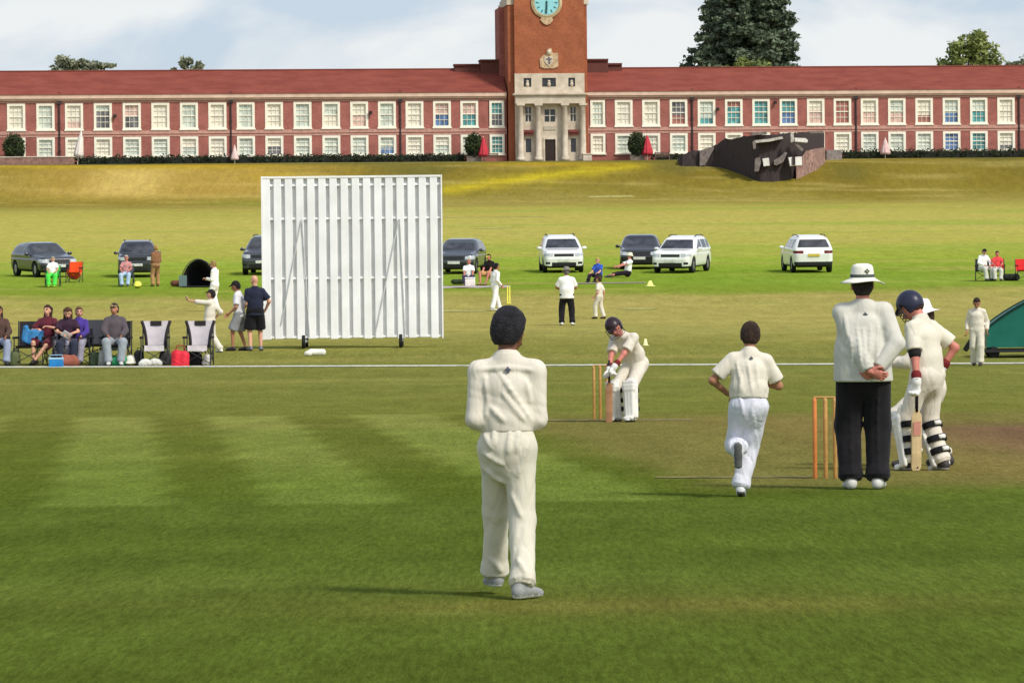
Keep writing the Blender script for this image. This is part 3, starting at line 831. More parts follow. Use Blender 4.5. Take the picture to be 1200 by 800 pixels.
# ------------------------------------------------------------------ ground sheet
def axis_pts(dense0, dense1, step, lo, hi, g=1.12):
    a = list(np.arange(dense0, dense1+1e-6, step)); s = step
    while a[-1] < hi: s *= g; a.append(a[-1]+s)
    b = []; s = step; v = dense0
    while v > lo: s *= g; v -= s; b.append(v)
    return np.array(b[::-1]+a)
gx = axis_pts(-14, 14, .22, -1500, 1500, 1.06); gy1 = np.arange(17, 72, .22); gy2 = 72*1.006**np.arange(0, 330)
gy = np.concatenate([axis_pts(17, 17.1, .22, -300, 17.05, 1.2)[:-2], gy1, gy2[gy2 < 520], np.arange(428,484,.7), [560,620,700,850,1100,1500,2200,2990]])
gy = np.unique(np.round(gy, 4))
GX, GY = np.meshgrid(gx, gy)
GZ = hgt(GX, GY)
nxg, nyg = len(gx), len(gy)
V = np.stack([GX, GY, GZ], -1).reshape(-1, 3)
ii = (np.arange(nyg-1)[:,None]*nxg+np.arange(nxg-1)[None,:]).ravel()
Fg = np.stack([ii, ii+1, ii+1+nxg, ii+nxg], 1)
def vnoise(x, y, seed, octs=4):
    rg = np.random.default_rng(seed); tot = 0; amp = 1; nrm = 0
    T = rg.random((64,64))
    for o in range(octs):
        xi = np.floor(x).astype(int); yi = np.floor(y).astype(int); fx = x-xi; fy_ = y-yi
        fx = fx*fx*(3-2*fx); fy_ = fy_*fy_*(3-2*fy_)
        g = lambda a, b: T[a % 64, b % 64]
        v = (g(xi,yi)*(1-fx)+g(xi+1,yi)*fx)*(1-fy_)+(g(xi,yi+1)*(1-fx)+g(xi+1,yi+1)*fx)*fy_
        tot = tot+v*amp; nrm += amp; amp *= .5; x = x*2.03+5.1; y = y*2.03+1.7
    return tot/nrm
# turf colour by where one stands: darker green square and outfield near, paler yellow field beyond, lush strip where the cars park
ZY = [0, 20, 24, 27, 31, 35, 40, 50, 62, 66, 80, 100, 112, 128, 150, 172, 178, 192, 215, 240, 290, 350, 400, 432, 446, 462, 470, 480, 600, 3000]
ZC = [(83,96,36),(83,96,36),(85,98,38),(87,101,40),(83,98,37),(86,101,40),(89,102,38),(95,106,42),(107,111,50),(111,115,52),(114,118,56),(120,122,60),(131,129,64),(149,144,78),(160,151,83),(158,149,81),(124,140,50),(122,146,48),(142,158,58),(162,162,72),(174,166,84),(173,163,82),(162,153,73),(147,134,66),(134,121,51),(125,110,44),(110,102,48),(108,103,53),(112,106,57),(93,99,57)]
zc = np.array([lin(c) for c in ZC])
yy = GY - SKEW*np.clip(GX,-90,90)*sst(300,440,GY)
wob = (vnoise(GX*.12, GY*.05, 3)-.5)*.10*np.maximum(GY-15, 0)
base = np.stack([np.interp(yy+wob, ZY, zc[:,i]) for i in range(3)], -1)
G_GAIN = 0.92
def blend(b, c, m): return b*(1-m[...,None]) + np.array(lin(c))*m[...,None]
# patches: drier and greener drifts along the mowing direction
p1 = vnoise(GX*.10+3, GY*.35, 5); p2 = vnoise(GX*.5, GY*1.1, 6)
dry = sst(.52,.80,p1)*(.25+.35*sst(80,160,GY))
base = blend(base, (176,160,92), dry*(.25*sst(18,30,GY)+.55*sst(64,90,GY)))
p3 = vnoise(GX*.045+9, GY*.09+2, 8)
base = blend(base, (132,158,60), sst(.55,.75,p3)*sst(110,170,GY)*(1-sst(430,450,GY))*.45)
base = base*(1+.16*(p2-.5)[...,None]*(1-sst(60,140,GY))[...,None])
# near bands mown across
bands = np.sin((GY-.06*GX)*2*math.pi/4.6 + 2.0*(vnoise(GX*.15, GY*.15, 11)-.5)*3)
base = base*(1-.05*bands*(1-sst(32,37,GY)))[...,None]
# cricket square: mown in strips along the pitch
v_ = GX + .083*(GY-64)
edges = [-7.9,-6.9,-5.94,-4.93,-4.15,-3.08,-2.15,-1.0,.2]
st_ = np.zeros_like(v_)
for i in range(0, len(edges)-1):
    sgn = 1 if i % 2 == 0 else 0
    st_ += sgn*sst(edges[i]-.08, edges[i]+.08, v_)*(1-sst(edges[i+1]-.08, edges[i+1]+.08, v_))
# edges[2..3] dark|light alternate: (-5.94,-4.93) light
inY = sst(36.6,37.3,GY+.2*(p2-.5))*(1-sst(64.5,66,GY))
stm = (v_ > -12) & (v_ < .6)
light = st_
base = np.where(stm[...,None], base*(1+(inY*(-.08+.50*light))[...,None]*np.array([.92,.92,1.4])), base)
# worn ground of the pitch and the square to its right
along = GY + .02*GX; ac = v_
wr1 = sst(-.75, .1, ac+.5*(p2-.5))*(1-sst(9, 13, ac+2*(p1-.5)))*sst(37.6,40.6,along+1.8*(p1-.5)+1.5*(p2-.5))*(1-sst(61.5,66.5,along+4*(p2-.5)))
base = blend(base, (120,112,62), wr1*.8)
wr2 = np.exp(-((ac-5.6)/2.1)**4-((GY-51)/6.5)**4)*(.8+.4*p2)
base = blend(base, (114,88,68), np.clip(wr2*1.2, 0, .92))
wr3 = np.exp(-((ac-3.2)/1.3)**2)*sst(38,41,GY)*(1-sst(60,64,GY))
base = blend(base, (132,114,68), wr3*.5)
wr4 = np.exp(-((GX-.6)/1.6)**2-((GY-24.3)/.9)**2)
base = blend(base, (124,112,58), wr4*.45*(.4+p2))
base = blend(base, (186,154,78), np.exp(-((GX+33)/16.)**4)*sst(436,452,yy)*(1-sst(462,470,yy))*.6)
# bank: bleached patch, yellow flowering path
def pix(px, py): g_ = ground(px, py); return g_.x, g_.y
bx, by = pix(152, 212)
base = blend(base, (198,172,96), np.exp(-((GX-bx)/3.6)**4-((GY-by)/9.)**4)*.8)
pts = [pix(a, b) for a, b in ((528,222),(580,214),(640,206),(690,200),(735,195))]
dm = np.full_like(GX, 1e9)
for (x0,y0),(x1,y1) in zip(pts[:-1], pts[1:]):
    t = np.clip(((GX-x0)*(x1-x0)+(GY-y0)*(y1-y0))/((x1-x0)**2+(y1-y0)**2), 0, 1)
    dm = np.minimum(dm, np.hypot((GX-x0-t*(x1-x0)), (GY-y0-t*(y1-y0))*.45))
base = blend(base, (206,186,40), np.exp(-(dm/1.5)**2)*.5*(.4+1.2*p2))
for (px_, py_, w_) in ((200,195,14),(60,195,9),(330,207,3),(640,192,8)):
    bx, by = pix(px_, py_)
    base = blend(base, (178,150,44), np.exp(-((GX-bx)/w_)**2-((GY-by)/2.5)**2)*.7)
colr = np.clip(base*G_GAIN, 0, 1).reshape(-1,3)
gmat = NT('turf'); b = gmat.b; b.inputs['Roughness'].default_value = 1; b.inputs['Specular IOR Level'].default_value = 0
at_ = gmat.new('ShaderNodeAttribute', attribute_name='turf'); tcg = gmat.new('ShaderNodeTexCoord')
def gnoise(sx, sy, detail=4, rough=.6):
    m_ = gmat.new('ShaderNodeMapping'); m_.inputs['Scale'].default_value = (sx, sy, 1); gmat.l(tcg.outputs['Object'], m_.inputs[0])
    n_ = gmat.new('ShaderNodeTexNoise'); n_.inputs['Scale'].default_value = 1; n_.inputs['Detail'].default_value = detail; n_.inputs['Roughness'].default_value = rough
    gmat.l(m_.outputs[0], n_.inputs['Vector']); return n_
prev = at_.outputs['Color']
for sx, sy, a0, a1 in ((30,2.4,.72,1.28),(2.2,.3,.90,1.10),(95,8,.74,1.26),(8,.8,.90,1.12),(1.1,.28,.90,1.10)):
    n_ = gnoise(sx, sy); r_ = gmat.new('ShaderNodeMapRange'); r_.inputs[1].default_value = .28; r_.inputs[2].default_value = .72; r_.inputs[3].default_value = a0; r_.inputs[4].default_value = a1
    gmat.l(n_.outputs['Fac'], r_.inputs[0]); mx_ = gmat.new('ShaderNodeVectorMath', operation='SCALE'); gmat.l(prev, mx_.inputs[0]); gmat.l(r_.outputs[0], mx_.inputs['Scale']); prev = mx_.outputs[0]
gmat.l(prev, b.inputs['Base Color'])
n_ = gnoise(60, 8); bp_ = gmat.new('ShaderNodeBump'); bp_.inputs['Strength'].default_value = .25; bp_.inputs['Distance'].default_value = .02
gmat.l(n_.outputs['Fac'], bp_.inputs['Height']); gmat.l(bp_.outputs[0], b.inputs['Normal'])
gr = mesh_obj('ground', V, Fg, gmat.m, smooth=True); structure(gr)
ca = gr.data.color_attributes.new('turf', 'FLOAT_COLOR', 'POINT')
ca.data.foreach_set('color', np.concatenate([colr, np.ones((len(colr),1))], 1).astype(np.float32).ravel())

# painted lines, laid as thin sheets just above the turf
LINE = mat('line_paint', lin((206,206,186)), rough=.9, amt=.25, scale=8)
LINE_F = mat('faded_line_paint', lin((178,170,96)), rough=.9, amt=.3, scale=4)
def strip(name, p, q, w, m, dz=.006, n=40, h=None):
    p, q = Vector(p), Vector(q); d = (q-p); d.z = 0; nn = Vector((-d.y, d.x, 0)).normalized()*w/2
    V = []; F_ = []
    for i in range(n+1):
        c = p.lerp(q, i/n)
        for s_ in (-1,1):
            x, y = c.x+nn.x*s_, c.y+nn.y*s_; V.append((x, y, float(hgt(x,y))+dz))
        if i: k = 2*i; F_.append((k-2,k,k+1,k-1))
    return structure(mesh_obj(name, V, F_, m))
lp = [ground(x, y) for x, y in ((-60,430.5),(540,428.6),(1260,425.5))]
def rope(a, b, i):
    V = []
strip('boundary_line', lp[0], lp[1], 1.0, LINE, dz=.010, n=160)
strip('boundary_line', lp[1]+Vector((.05,0,0)), lp[2], 1.0, LINE, dz=.010, n=160)
g0 = ground(768, 559.5); g1 = ground(952, 559)
strip('crease_line', g0, g1, .22, mat('worn_crease', lin((136,124,74)), amt=.3, scale=5), dz=.006)
#g0 = ground(1105, 553); g1 = ground(1180, 566); strip('crease_line', g0, g1, .2, MT.setdefault('wc2', mat('worn_crease_brown', lin((150,128,92)), amt=.3, scale=5)), dz=.006)
g0 = ground(640, 492.5); g1 = ground(812, 492); strip('crease_line', g0, g1, .3, MT.setdefault('wc', mat('worn_crease_far', lin((158,142,96)), amt=.3, scale=5)), dz=.006)
for a_, b_, y_ in ((506,572,364.5),(728,768,362)):
    strip('field_line', ground(a_, y_), ground(b_, y_), 1.2, LINE_F, dz=.012)
for a_, b_, y_ in ((690,742,231),(519,640,255),(560,600,268)):
    strip('field_line', ground(a_, y_), ground(b_, y_-1), 1.8, LINE_F, dz=.015)
# ------------------------------------------------------------------ school building (local x along the front, y into the depth, z up)
YB = 490.0; TH = math.atan(SKEW)
B0 = at(637, 187, YB); BZ = float(hgt(B0.x, YB))-.05
dirx = Vector((math.cos(TH), math.sin(TH), 0)); diry = Vector((-math.sin(TH), math.cos(TH), 0))
def bl(px, py, dep=0.):
    """photo point on the plane dep metres behind the front -> local x, z"""
    d = ray(px, py); o = Vector((B0.x, YB, 0))+diry*dep
    t = (o-CAM).dot(diry)/d.dot(diry); p = CAM+d*t
    return (p-Vector((B0.x, YB, 0))).dot(dirx), p.z-BZ
school = empty('school_building', (B0.x, YB, BZ), TH, 'long two storey red brick building with red tiled roof, stone portico and central clock tower', 'building')
def tex_brick(name, c1, c2, mortar, scale):
    q = NT(name); b = q.b; b.inputs['Roughness'].default_value = .9; b.inputs['Specular IOR Level'].default_value = .15
    tc = q.new('ShaderNodeTexCoord'); sp = q.new('ShaderNodeSeparateXYZ'); cb = q.new('ShaderNodeCombineXYZ'); ad = q.new('ShaderNodeMath', operation='ADD')
    q.l(tc.outputs['Object'], sp.inputs[0]); q.l(sp.outputs[0], ad.inputs[0]); q.l(sp.outputs[1], ad.inputs[1]); q.l(ad.outputs[0], cb.inputs[0]); q.l(sp.outputs[2], cb.inputs[1])
    br = q.new('ShaderNodeTexBrick'); br.inputs['Scale'].default_value = scale; br.inputs['Color1'].default_value = (*c1,1); br.inputs['Color2'].default_value = (*c2,1); br.inputs['Mortar'].default_value = (*mortar,1); br.inputs['Mortar Size'].default_value = .012
    q.l(cb.outputs[0], br.inputs['Vector'])
    nz = q.new('ShaderNodeTexNoise'); nz.inputs['Scale'].default_value = .7; nz.inputs['Detail'].default_value = 6; q.l(tc.outputs['Object'], nz.inputs['Vector'])
    rp = q.new('ShaderNodeMapRange'); rp.inputs[1].default_value = .3; rp.inputs[2].default_value = .7; rp.inputs[3].default_value = .82; rp.inputs[4].default_value = 1.15; q.l(nz.outputs['Fac'], rp.inputs[0])
    vm = q.new('ShaderNodeVectorMath', operation='SCALE'); q.l(br.outputs['Color'], vm.inputs[0]); q.l(rp.outputs[0], vm.inputs['Scale']); q.l(vm.outputs[0], b.inputs['Base Color'])
    return q.m
BRICK = tex_brick('red_brick', lin((166,102,91)), lin((150,88,81)), lin((178,132,117)), 2.2)
BRICK_T = tex_brick('tower_brick', lin((166,100,70)), lin((152,86,60)), lin((168,112,82)), 2.2)
BANDM = mat('brick_band', lin((196,150,134)), amt=.1, scale=3)
STONE = mat('pale_stone', lin((216,204,184)), amt=.12, scale=1.4, bump=.2, second=lin((186,172,152)))
WHITE = mat('window_white_paint', lin((246,240,220)), rough=.5, amt=.04, scale=3)
GUTTER = mat('cornice_paint', lin((220,190,168)), rough=.7, amt=.08, scale=1.5)
IRON = mat('iron_pipe', lin((58,50,50)), rough=.6)
DARKW = mat('dark_window', (.03,.032,.036), rough=.15, amt=.3, scale=2, spec=.6)
DOORM = mat('dark_door', lin((52,38,32)), rough=.5)
def roof_mat(name, c1, c2):
    q = NT(name); b = q.b; b.inputs['Roughness'].default_value = .85; b.inputs['Specular IOR Level'].default_value = .2
    tc = q.new('ShaderNodeTexCoord'); mp = q.new('ShaderNodeMapping'); mp.inputs['Scale'].default_value = (.35,.8,.8); q.l(tc.outputs['Object'], mp.inputs[0])
    nz = q.new('ShaderNodeTexNoise'); nz.inputs['Scale'].default_value = 1.2; nz.inputs['Detail'].default_value = 8; nz.inputs['Roughness'].default_value = .65; q.l(mp.outputs[0], nz.inputs['Vector'])
    mx = q.new('ShaderNodeMix', data_type='RGBA'); mx.inputs[6].default_value = (*c1,1); mx.inputs[7].default_value = (*c2,1)
    rp = q.new('ShaderNodeMapRange'); rp.inputs[1].default_value = .36; rp.inputs[2].default_value = .64; q.l(nz.outputs['Fac'], rp.inputs[0]); q.l(rp.outputs[0], mx.inputs[0]); q.l(mx.outputs[2], b.inputs['Base Color'])
    wv = q.new('ShaderNodeTexWave'); wv.wave_type = 'BANDS'; wv.bands_direction = 'Z'; wv.inputs['Scale'].default_value = 3.2; wv.inputs['Distortion'].default_value = .4; q.l(tc.outputs['Object'], wv.inputs['Vector'])
    bp = q.new('ShaderNodeBump'); bp.inputs['Strength'].default_value = .5; bp.inputs['Distance'].default_value = .04; q.l(wv.outputs['Fac'], bp.inputs['Height']); q.l(bp.outputs[0], b.inputs['Normal'])
    return q.m
ROOF = roof_mat('red_tiles', lin((140,74,60)), lin((122,60,50)))
zavg = lambda pl, pr, dep=0: (bl(290,pl,dep)[1]+bl(1050,pr,dep)[1])/2
Z_EAVE = zavg(113,105); Z_RIDGE = zavg(84.5,77,5); Z_UT = zavg(121,114); Z_UB = zavg(152,144.5); Z_LT = zavg(161,153); Z_LB = zavg(184.5,176)
Z_BAND0, Z_BAND1 = zavg(157.5,150), zavg(153.5,146)
TX0, TX1 = bl(594,120)[0], bl(686.5,120)[0]; XC = (TX0+TX1)/2
WD = 10.0
XL, XR = -75, 75
# walls are built round real openings: piers, spandrels and bands as one mesh per wing
left_c = [19,53.3,86.8,120.6,154.5,188,221.5,254.8,288,321.2,354.6,388,421,453.5,485.8,518,550,582.3]
right_c = [700.5,731,763,795.2,828,860,892,924,956,987.3,1019,1051,1083,1115,1147,1179]
fw, fh = .93, 0
def wing(name, xs, x0, x1):
    g = MB(); hw = fw-.06
    lx = sorted(xs)
    zt = Z_EAVE-.1
    cuts = [x0]+[v for x in lx for v in (x-hw, x+hw)]+[x1]
    for i in range(0, len(cuts), 2):
        if cuts[i+1]-cuts[i] > .01: g.box(cuts[i], cuts[i+1], 0, .4, -1.2, zt)
    for x in lx:
        for a, b in ((-1.2, Z_LB+.06), (Z_LT-.06, Z_UB+.06), (Z_UT-.06, zt)): g.box(x-hw, x+hw, 0, .4, a, b)
    g.box(x0, x1, WD-.4, WD, -1.2, zt); g.box(x0, x0+.4, .4, WD-.4, -1.2, zt); g.box(x1-.4, x1, .4, WD-.4, -1.2, zt)
    g.box(x0+.4, x1-.4, 3.2, 3.3, -1.2, zt)            # corridor wall behind the rooms
    g.build('wall', BRICK, school)
    g = MB(); g.box(x0, x1, -.07, -.003, Z_BAND0, Z_BAND1); g.build('string_course', BANDM, school)
    g = MB(); g.box(x0, x1, -.06, -.003, Z_UT+.04, Z_UT+.22); g.build('lintel_band', BANDM, school)
    g = MB(); g.box(x0, x1, -.05, -.003, Z_LT+.02, Z_LT+.2); g.build('lintel_band', BANDM, school)
    g = MB(); g.box(x0, x1, -.42, .02, Z_EAVE-.30, Z_EAVE+.10); g.box(x0, x1, -.24, -.004, Z_EAVE-.5, Z_EAVE-.303); g.build('cornice', GUTTER, school)
    zr = Z_RIDGE
    g = MB(); y0, y1, ym = -.5, WD+.5, WD/2
    zz = Z_EAVE+.105
    g.add([(x0,y0,zz),(x1,y0,zz),(x1,ym,zr),(x0,ym,zr),(x0,y1,zz),(x1,y1,zz)], [(0,1,2,3),(3,2,5,4),(0,3,4),(1,5,2),(0,4,5,1)])
    rf = g.build('roof', ROOF, school)
    g = MB(); g.tube([(x0,ym,zr+.03),(x1,ym,zr+.03)], .10, 8); g.build('ridge_tiles', mat('ridge_tile', lin((120,62,50)), amt=.15), rf)
def xs_of(cs): return [bl(c, 140)[0] for c in cs]
lx, rx = xs_of(left_c), xs_of(right_c)
pl_, pr_ = lx[1]-lx[0], rx[-1]-rx[-2]
xl_all = [lx[0]-pl_*k for k in range(8,0,-1)]+lx; xr_all = rx+[rx[-1]+pr_*k for k in range(1,8)]
wing('left', xl_all, XL, TX0-.05); wing('right', xr_all, TX1+.05, XR)
# windows: painted frame, glazing bars, pane, sill; blinds and display boards behind some panes
PANES = [mat('pane_pale_blind', lin((232,226,208)), rough=.25, amt=.08, scale=1.5, spec=.5), mat('pane_mint', lin((206,216,204)), rough=.2, amt=.15, scale=1.5, spec=.5),
         mat('pane_rose', lin((214,182,168)), rough=.2, amt=.15, scale=1.5, spec=.5), mat('pane_dark', lin((120,118,122)), rough=.15, amt=.35, scale=1.2, spec=.6),
         mat('pane_teal', lin((88,158,160)), rough=.2, amt=.3, scale=1.4, spec=.5), mat('pane_blue', lin((96,130,178)), rough=.2, amt=.3, scale=1.4, spec=.5), mat('pane_brick_red', lin((170,110,96)), rough=.2, amt=.2, scale=1.4, spec=.5)]  # the last pane is a flat brick red tone
rg = random.Random(4)
def window(x, z0, z1, upper, lower, bars=True, w=fw):
    g = MB(); t = .25; y0, y1 = -.05, .16
    g.box(x-w, x-w+t, y0, y1, z0, z1); g.box(x+w-t, x+w, y0, y1, z0, z1); g.box(x-w+t, x+w-t, y0, y1, z1-t, z1); g.box(x-w+t, x+w-t, y0, y1, z0, z0+t*.7)
    f = g.build('window', WHITE, school)
    zm = (z0+z1)/2
    g = MB(); g.box(x-w+t, x+w-t, .07, .15, zm-.05, zm+.05)
    if bars:
        n = 3
        for i in range(1, n): xx = x-w+t+(2*w-2*t)*i/n; g.box(xx-.018, xx+.018, .10, .155, z0+t*.7, z1-t)
        for zz in ((z0+t*.7+zm)/2, (zm+z1-t)/2): g.box(x-w+t, x+w-t, .105, .15, zz-.025, zz+.025)
    g.build('glazing_bars', WHITE, f)
    zs_ = zm if upper == lower or rg.random() < .4 else z0+(z1-z0)*rg.uniform(.3,.72)
    for (a, b, m_) in ((zs_, z1-t, upper), (z0+t*.7, zs_, lower)):
        g = MB(); g.box(x-w+t, x+w-t, .17, .18, a, b); g.build('pane', PANES[m_], f)
    g = MB(); g.box(x-w-.08, x+w+.08, -.16, -.055, z0-.12, z0+.02); g.build('sill', WHITE, f)
U_L = {0:(0,0),1:(1,1),2:(0,2),3:(1,3),4:(2,3),5:(0,0),6:(1,1),7:(0,0),8:(1,1),9:(0,0),10:(1,1),11:(1,0),12:(0,2),13:(1,1),14:(0,0),15:(2,5),16:(2,4),17:(4,3)}
L_L = {1:(1,1),4:(1,1),9:(0,3),13:(1,5),17:(4,4),15:(0,1)}
U_R = {0:(1,1),1:(0,0),2:(0,0),3:(3,6),4:(1,4),5:(6,4),6:(4,4),7:(4,5),8:(0,2),9:(6,6),10:(0,2),11:(1,2),12:(0,6),13:(1,5),14:(1,4),15:(0,0)}
L_R = {9:(0,0),10:(1,1),11:(1,1),12:(1,1),13:(5,5),14:(4,4),15:(0,3)}
for cs, U, Lw in ((lx, U_L, L_L), (rx, U_R, L_R)):
    for i, x in enumerate(cs):
        ww = fw if not (cs is lx and i == 17) and not (cs is rx and i == 0) else .78
        u = U.get(i, (0,1)); window(x, Z_UB, Z_UT, *u, w=ww)
        l_ = Lw.get(i, rg.choice([(0,0),(0,1),(1,1),(0,0)])); window(x, Z_LB, Z_LT, *l_, w=ww)
for x in xl_all[:8]+xr_all[16:]:
    window(x, Z_UB, Z_UT, 0, 1); window(x, Z_LB, Z_LT, 1, 1)
for px in (69.5, 270.5, 469, 811, 1003, 1194):
    x = bl(px,140)[0]; g = MB(); g.tube([(x,-.12,-1),(x,-.12,Z_EAVE-.52)], .085, 8)
    for zz in (1.5,4.5,7.5): g.box(x-.14,x+.14,-.2,-.004,zz,zz+.09)
    g.box(x-.2,x+.2,-.26,-.01,Z_EAVE-.85,Z_EAVE-.505); g.build('downpipe', IRON, school)
for px, py in ((134.5,138),(434,134),(840.5,130),(908,122)):
    x, z = bl(px,py); g = MB(); g.lathe([(0,0),(.17,0),(.2,.25),(.1,.33),(0,.33)], 10, (x,-.28,z)); g.box(x-.05,x+.05,-.1,-.003,z+.1,z+.3); g.build('wall_lamp', IRON, school)
# ---- link block roof stepping up to the tower
zl_ = lambda px, py, dep: bl(px, py, dep)[1]
zs1, zs2 = zl_(545,75.5,5), zl_(575,71.0,6)
for x0, x1, zr, w in ((bl(532,75,5)[0], TX0-.3, zs1, 1.6), (bl(561,71,6)[0], TX0-.3, zs2, 2.4), (TX1+.1, bl(728,75,5)[0], zs1, 1.6), (TX1+.1, bl(710,71,6)[0], zs2, 2.4)):
    g = MB(); zb = Z_RIDGE-.6; ym = WD/2
    g.box(x0, x1, ym-w/2+.2, ym+w/2-.2, zb-.8, zr-.18); g.box(x0-.05, x1, ym-w/2, ym+w/2, zr-.175, zr)
    g.build('parapet', mat('lead_parapet', lin((104,62,54)), amt=.15), school)
# ---- clock tower
ztop = bl(637,-70)[1]
TY0 = -1.3
g = MB(); SX0, SX1 = bl(601.5,60)[0], bl(683,60)[0]; g.box(SX0, SX1, TY0, 8.6, -1.2, ztop)
tower = g.build('tower', BRICK_T, school)
zn = bl(600,6.5)[1]
g = MB(); g.box(bl(594.5,60)[0], SX0-.003, TY0+.5, 8.4, -1.2, zn); g.box(SX1+.003, bl(687,60)[0], TY0+.5, 8.4, -1.2, zn); g.build('corner_pier', BRICK_T, tower)
g = MB(); g.box(bl(589,60)[0], bl(594.5,60)[0]-.003, TY0+4.6, 8.0, -1.2, zn+.0); g.build('stair_pier', BRICK, tower)
for xa, xb in ((bl(594,60)[0]-.05, SX0+.12), (SX1-.25, bl(689,60)[0])):
    g = MB()
    g.box(xa, xb, TY0+.4, 8.45, zn+.003, zn+.45); g.box(xa+.15, xb, TY0+.45, 8.4, zn+.453, zn+.85); g.box(xa+.3, xb, TY0+.5, 8.35, zn+.853, zn+1.6); g.build('stone_shoulder', STONE, tower)
# portico block
def bx_(g, p0, p1, y0, y1): 
    (x0, z1), (x1, z0) = bl(*p0), bl(*p1); g.box(x0, x1, y0, y1, z0, z1)
YP = TY0-.25
g = MB()
X0, X1 = bl(601.5,100)[0], bl(683,100)[0]
za, zb_, zc_, zd_, ze_ = [bl(640,v)[1] for v in (87,110.5,113.5,122.5,187)]
ops = [(611.8,620.8),(633.5,649.5),(664,672)]
zo1, zo0 = bl(640,92.3)[1], bl(640,102.6)[1]
cuts = [X0]+[bl(v,97)[0] for o in ops for v in o]+[X1]
for i in range(0, len(cuts), 2): g.box(cuts[i], cuts[i+1], YP, TY0-.003, zb_, za)
for i in range(1, len(cuts)-1, 2): g.box(cuts[i], cuts[i+1], YP, TY0-.003, zb_, zo0); g.box(cuts[i], cuts[i+1], YP, TY0-.003, zo1, za)
attic = g.build('attic_storey', STONE, school)
for i in range(1, len(cuts)-1, 2):
    g = MB(); g.box(cuts[i]-.02, cuts[i+1]+.02, YP+.17, YP+.2, zo0-.02, zo1+.02); aw = g.build('attic_window', DARKW, attic)
    xm = (cuts[i]+cuts[i+1])/2; g = MB(); g.lathe([(0,0),(.14,.05),(.2,.25),(.12,.45),(.16,.6),(0,.72)], 10, (xm, YP+.05, zo0)); g.build('carved_urn', STONE, attic)
g = MB(); g.box(X0-.25, X1+.25, YP-1.0, TY0-.003, zc_+.1, zb_-.003); g.box(X0-.1, X1+.1, YP-.85, TY0-.003, zc_, zc_+.097); g.build('cornice', STONE, school)
g = MB(); g.box(X0, X1, YP-.75, TY0-.003, zd_, zc_-.003); g.build('entablature', STONE, school)
g = MB(); g.box(X0+.02, X1-.02, -.9, -.5, -.4, -.2)
cx_ = [bl(v,150)[0] for v in (608,628.7,659.7,680.7)]
for x in cx_:
    g = MB(); g.lathe([(.0,ze_-.2),(.44,ze_-.2),(.44,ze_+.12),(.36,ze_+.16),(.38,ze_+.25),(.31,ze_+.34),(.30,ze_+2.6),(.26,zd_-.42),(.30,zd_-.38),(.30,zd_-.3),(.37,zd_-.2)], 18, (x, YP-.4, 0))
    cl_ = g.build('column', STONE, school, smooth=True); g = MB(); g.box(x-.42, x+.42, YP-.8, YP-.0, zd_-.2, zd_-.003); g.build('capital', STONE, cl_)
for xa in (X0+.02, X1-.5):
    g = MB(); g.box(xa, xa+.48, YP-.02, TY0-.003, -.6, zd_-.003); g.build('pilaster', STONE, school)
# recessed stone front behind the columns
g = MB()
bays = [(608,628.7),(628.7,659.7),(659.7,680.7)]
oz = [((614.3,620.8),(126,143),(163,179)), ((636.7,649),(129,143.5),(164,187)), ((667,673),(126,143),(163,179))]
xb0, xb1 = X0+.5, X1-.5
cs_ = [xb0]+[bl(v,150)[0] for o in oz for v in o[0]]+[xb1]
for i in range(0, len(cs_), 2): g.box(cs_[i], cs_[i+1], TY0-.12, TY0-.003, -.5, zd_-.003)
for i, o in enumerate(oz):
    a, b_ = cs_[1+2*i], cs_[2+2*i]; zz = [bl(640,v)[1] for v in (o[1][0], o[1][1], o[2][0], o[2][1])]
    g.box(a, b_, TY0-.12, TY0-.003, zz[0], zd_-.003); g.box(a, b_, TY0-.12, TY0-.003, zz[2], zz[1])
    if i != 1: g.box(a, b_, TY0-.12, TY0-.003, -.5, zz[3])
g.build('portico_wall', STONE, school)
for i, o in enumerate(oz):
    a, b_ = cs_[1+2*i], cs_[2+2*i]; zz = [bl(640,v)[1] for v in (o[1][0], o[1][1], o[2][0], o[2][1])]
    g = MB(); g.box(a-.01, b_+.01, TY0-.05, TY0-.02, zz[1], zz[0]); w_ = g.build('portico_window', DARKW, school)
    g = MB(); xm = (a+b_)/2; g.box(xm-.03, xm+.03, TY0-.09, TY0-.052, zz[1], zz[0]); g.box(a, b_, TY0-.09, TY0-.053, (zz[0]+zz[1])/2-.03, (zz[0]+zz[1])/2+.03); g.build('glazing_bars', WHITE, w_)
    if i != 1:
        g = MB(); g.box(a-.01, b_+.01, TY0-.05, TY0-.02, zz[3], zz[2]); g.build('portico_window', DARKW, school)
        g = MB(); zq = bl(640,153)[1]; g.box(a-.25, b_+.25, TY0-.62, TY0-.13, zq-.28, zq); g.box(a-.15, b_+.15, TY0-.5, TY0-.13, zq-.55, zq-.285); g.build('balcony', mat('balcony_red', lin((120,62,56)), amt=.15), school)
    else:
        g = MB(); g.box(a-.18, a-.003, TY0-.2, TY0-.122, -.5, zz[2]+.2); g.box(b_+.003, b_+.18, TY0-.2, TY0-.122, -.5, zz[2]+.2); g.box(a-.003, b_+.003, TY0-.2, TY0-.122, zz[2]+.003, zz[2]+.2); g.build('door_surround', STONE, school)
        g = MB(); g.box(a, b_, TY0-.06, TY0-.02, -.5, zz[2]); dr = g.build('door', DOORM, school)
        g = MB(); g.box((a+b_)/2-.02, (a+b_)/2+.02, TY0-.085, TY0-.062, -.4, zz[2]-.2); g.build('door_meeting_rail', IRON, dr)
        g = MB(); z1_, z0_ = bl(640,148.5)[1], bl(640,153)[1]; g.box(a-.1, b_+.1, TY0-.2, TY0-.123, z0_, z1_); g.build('name_tablet', mat('tablet_stone', lin((186,176,158)), amt=.1), school)
g = MB()
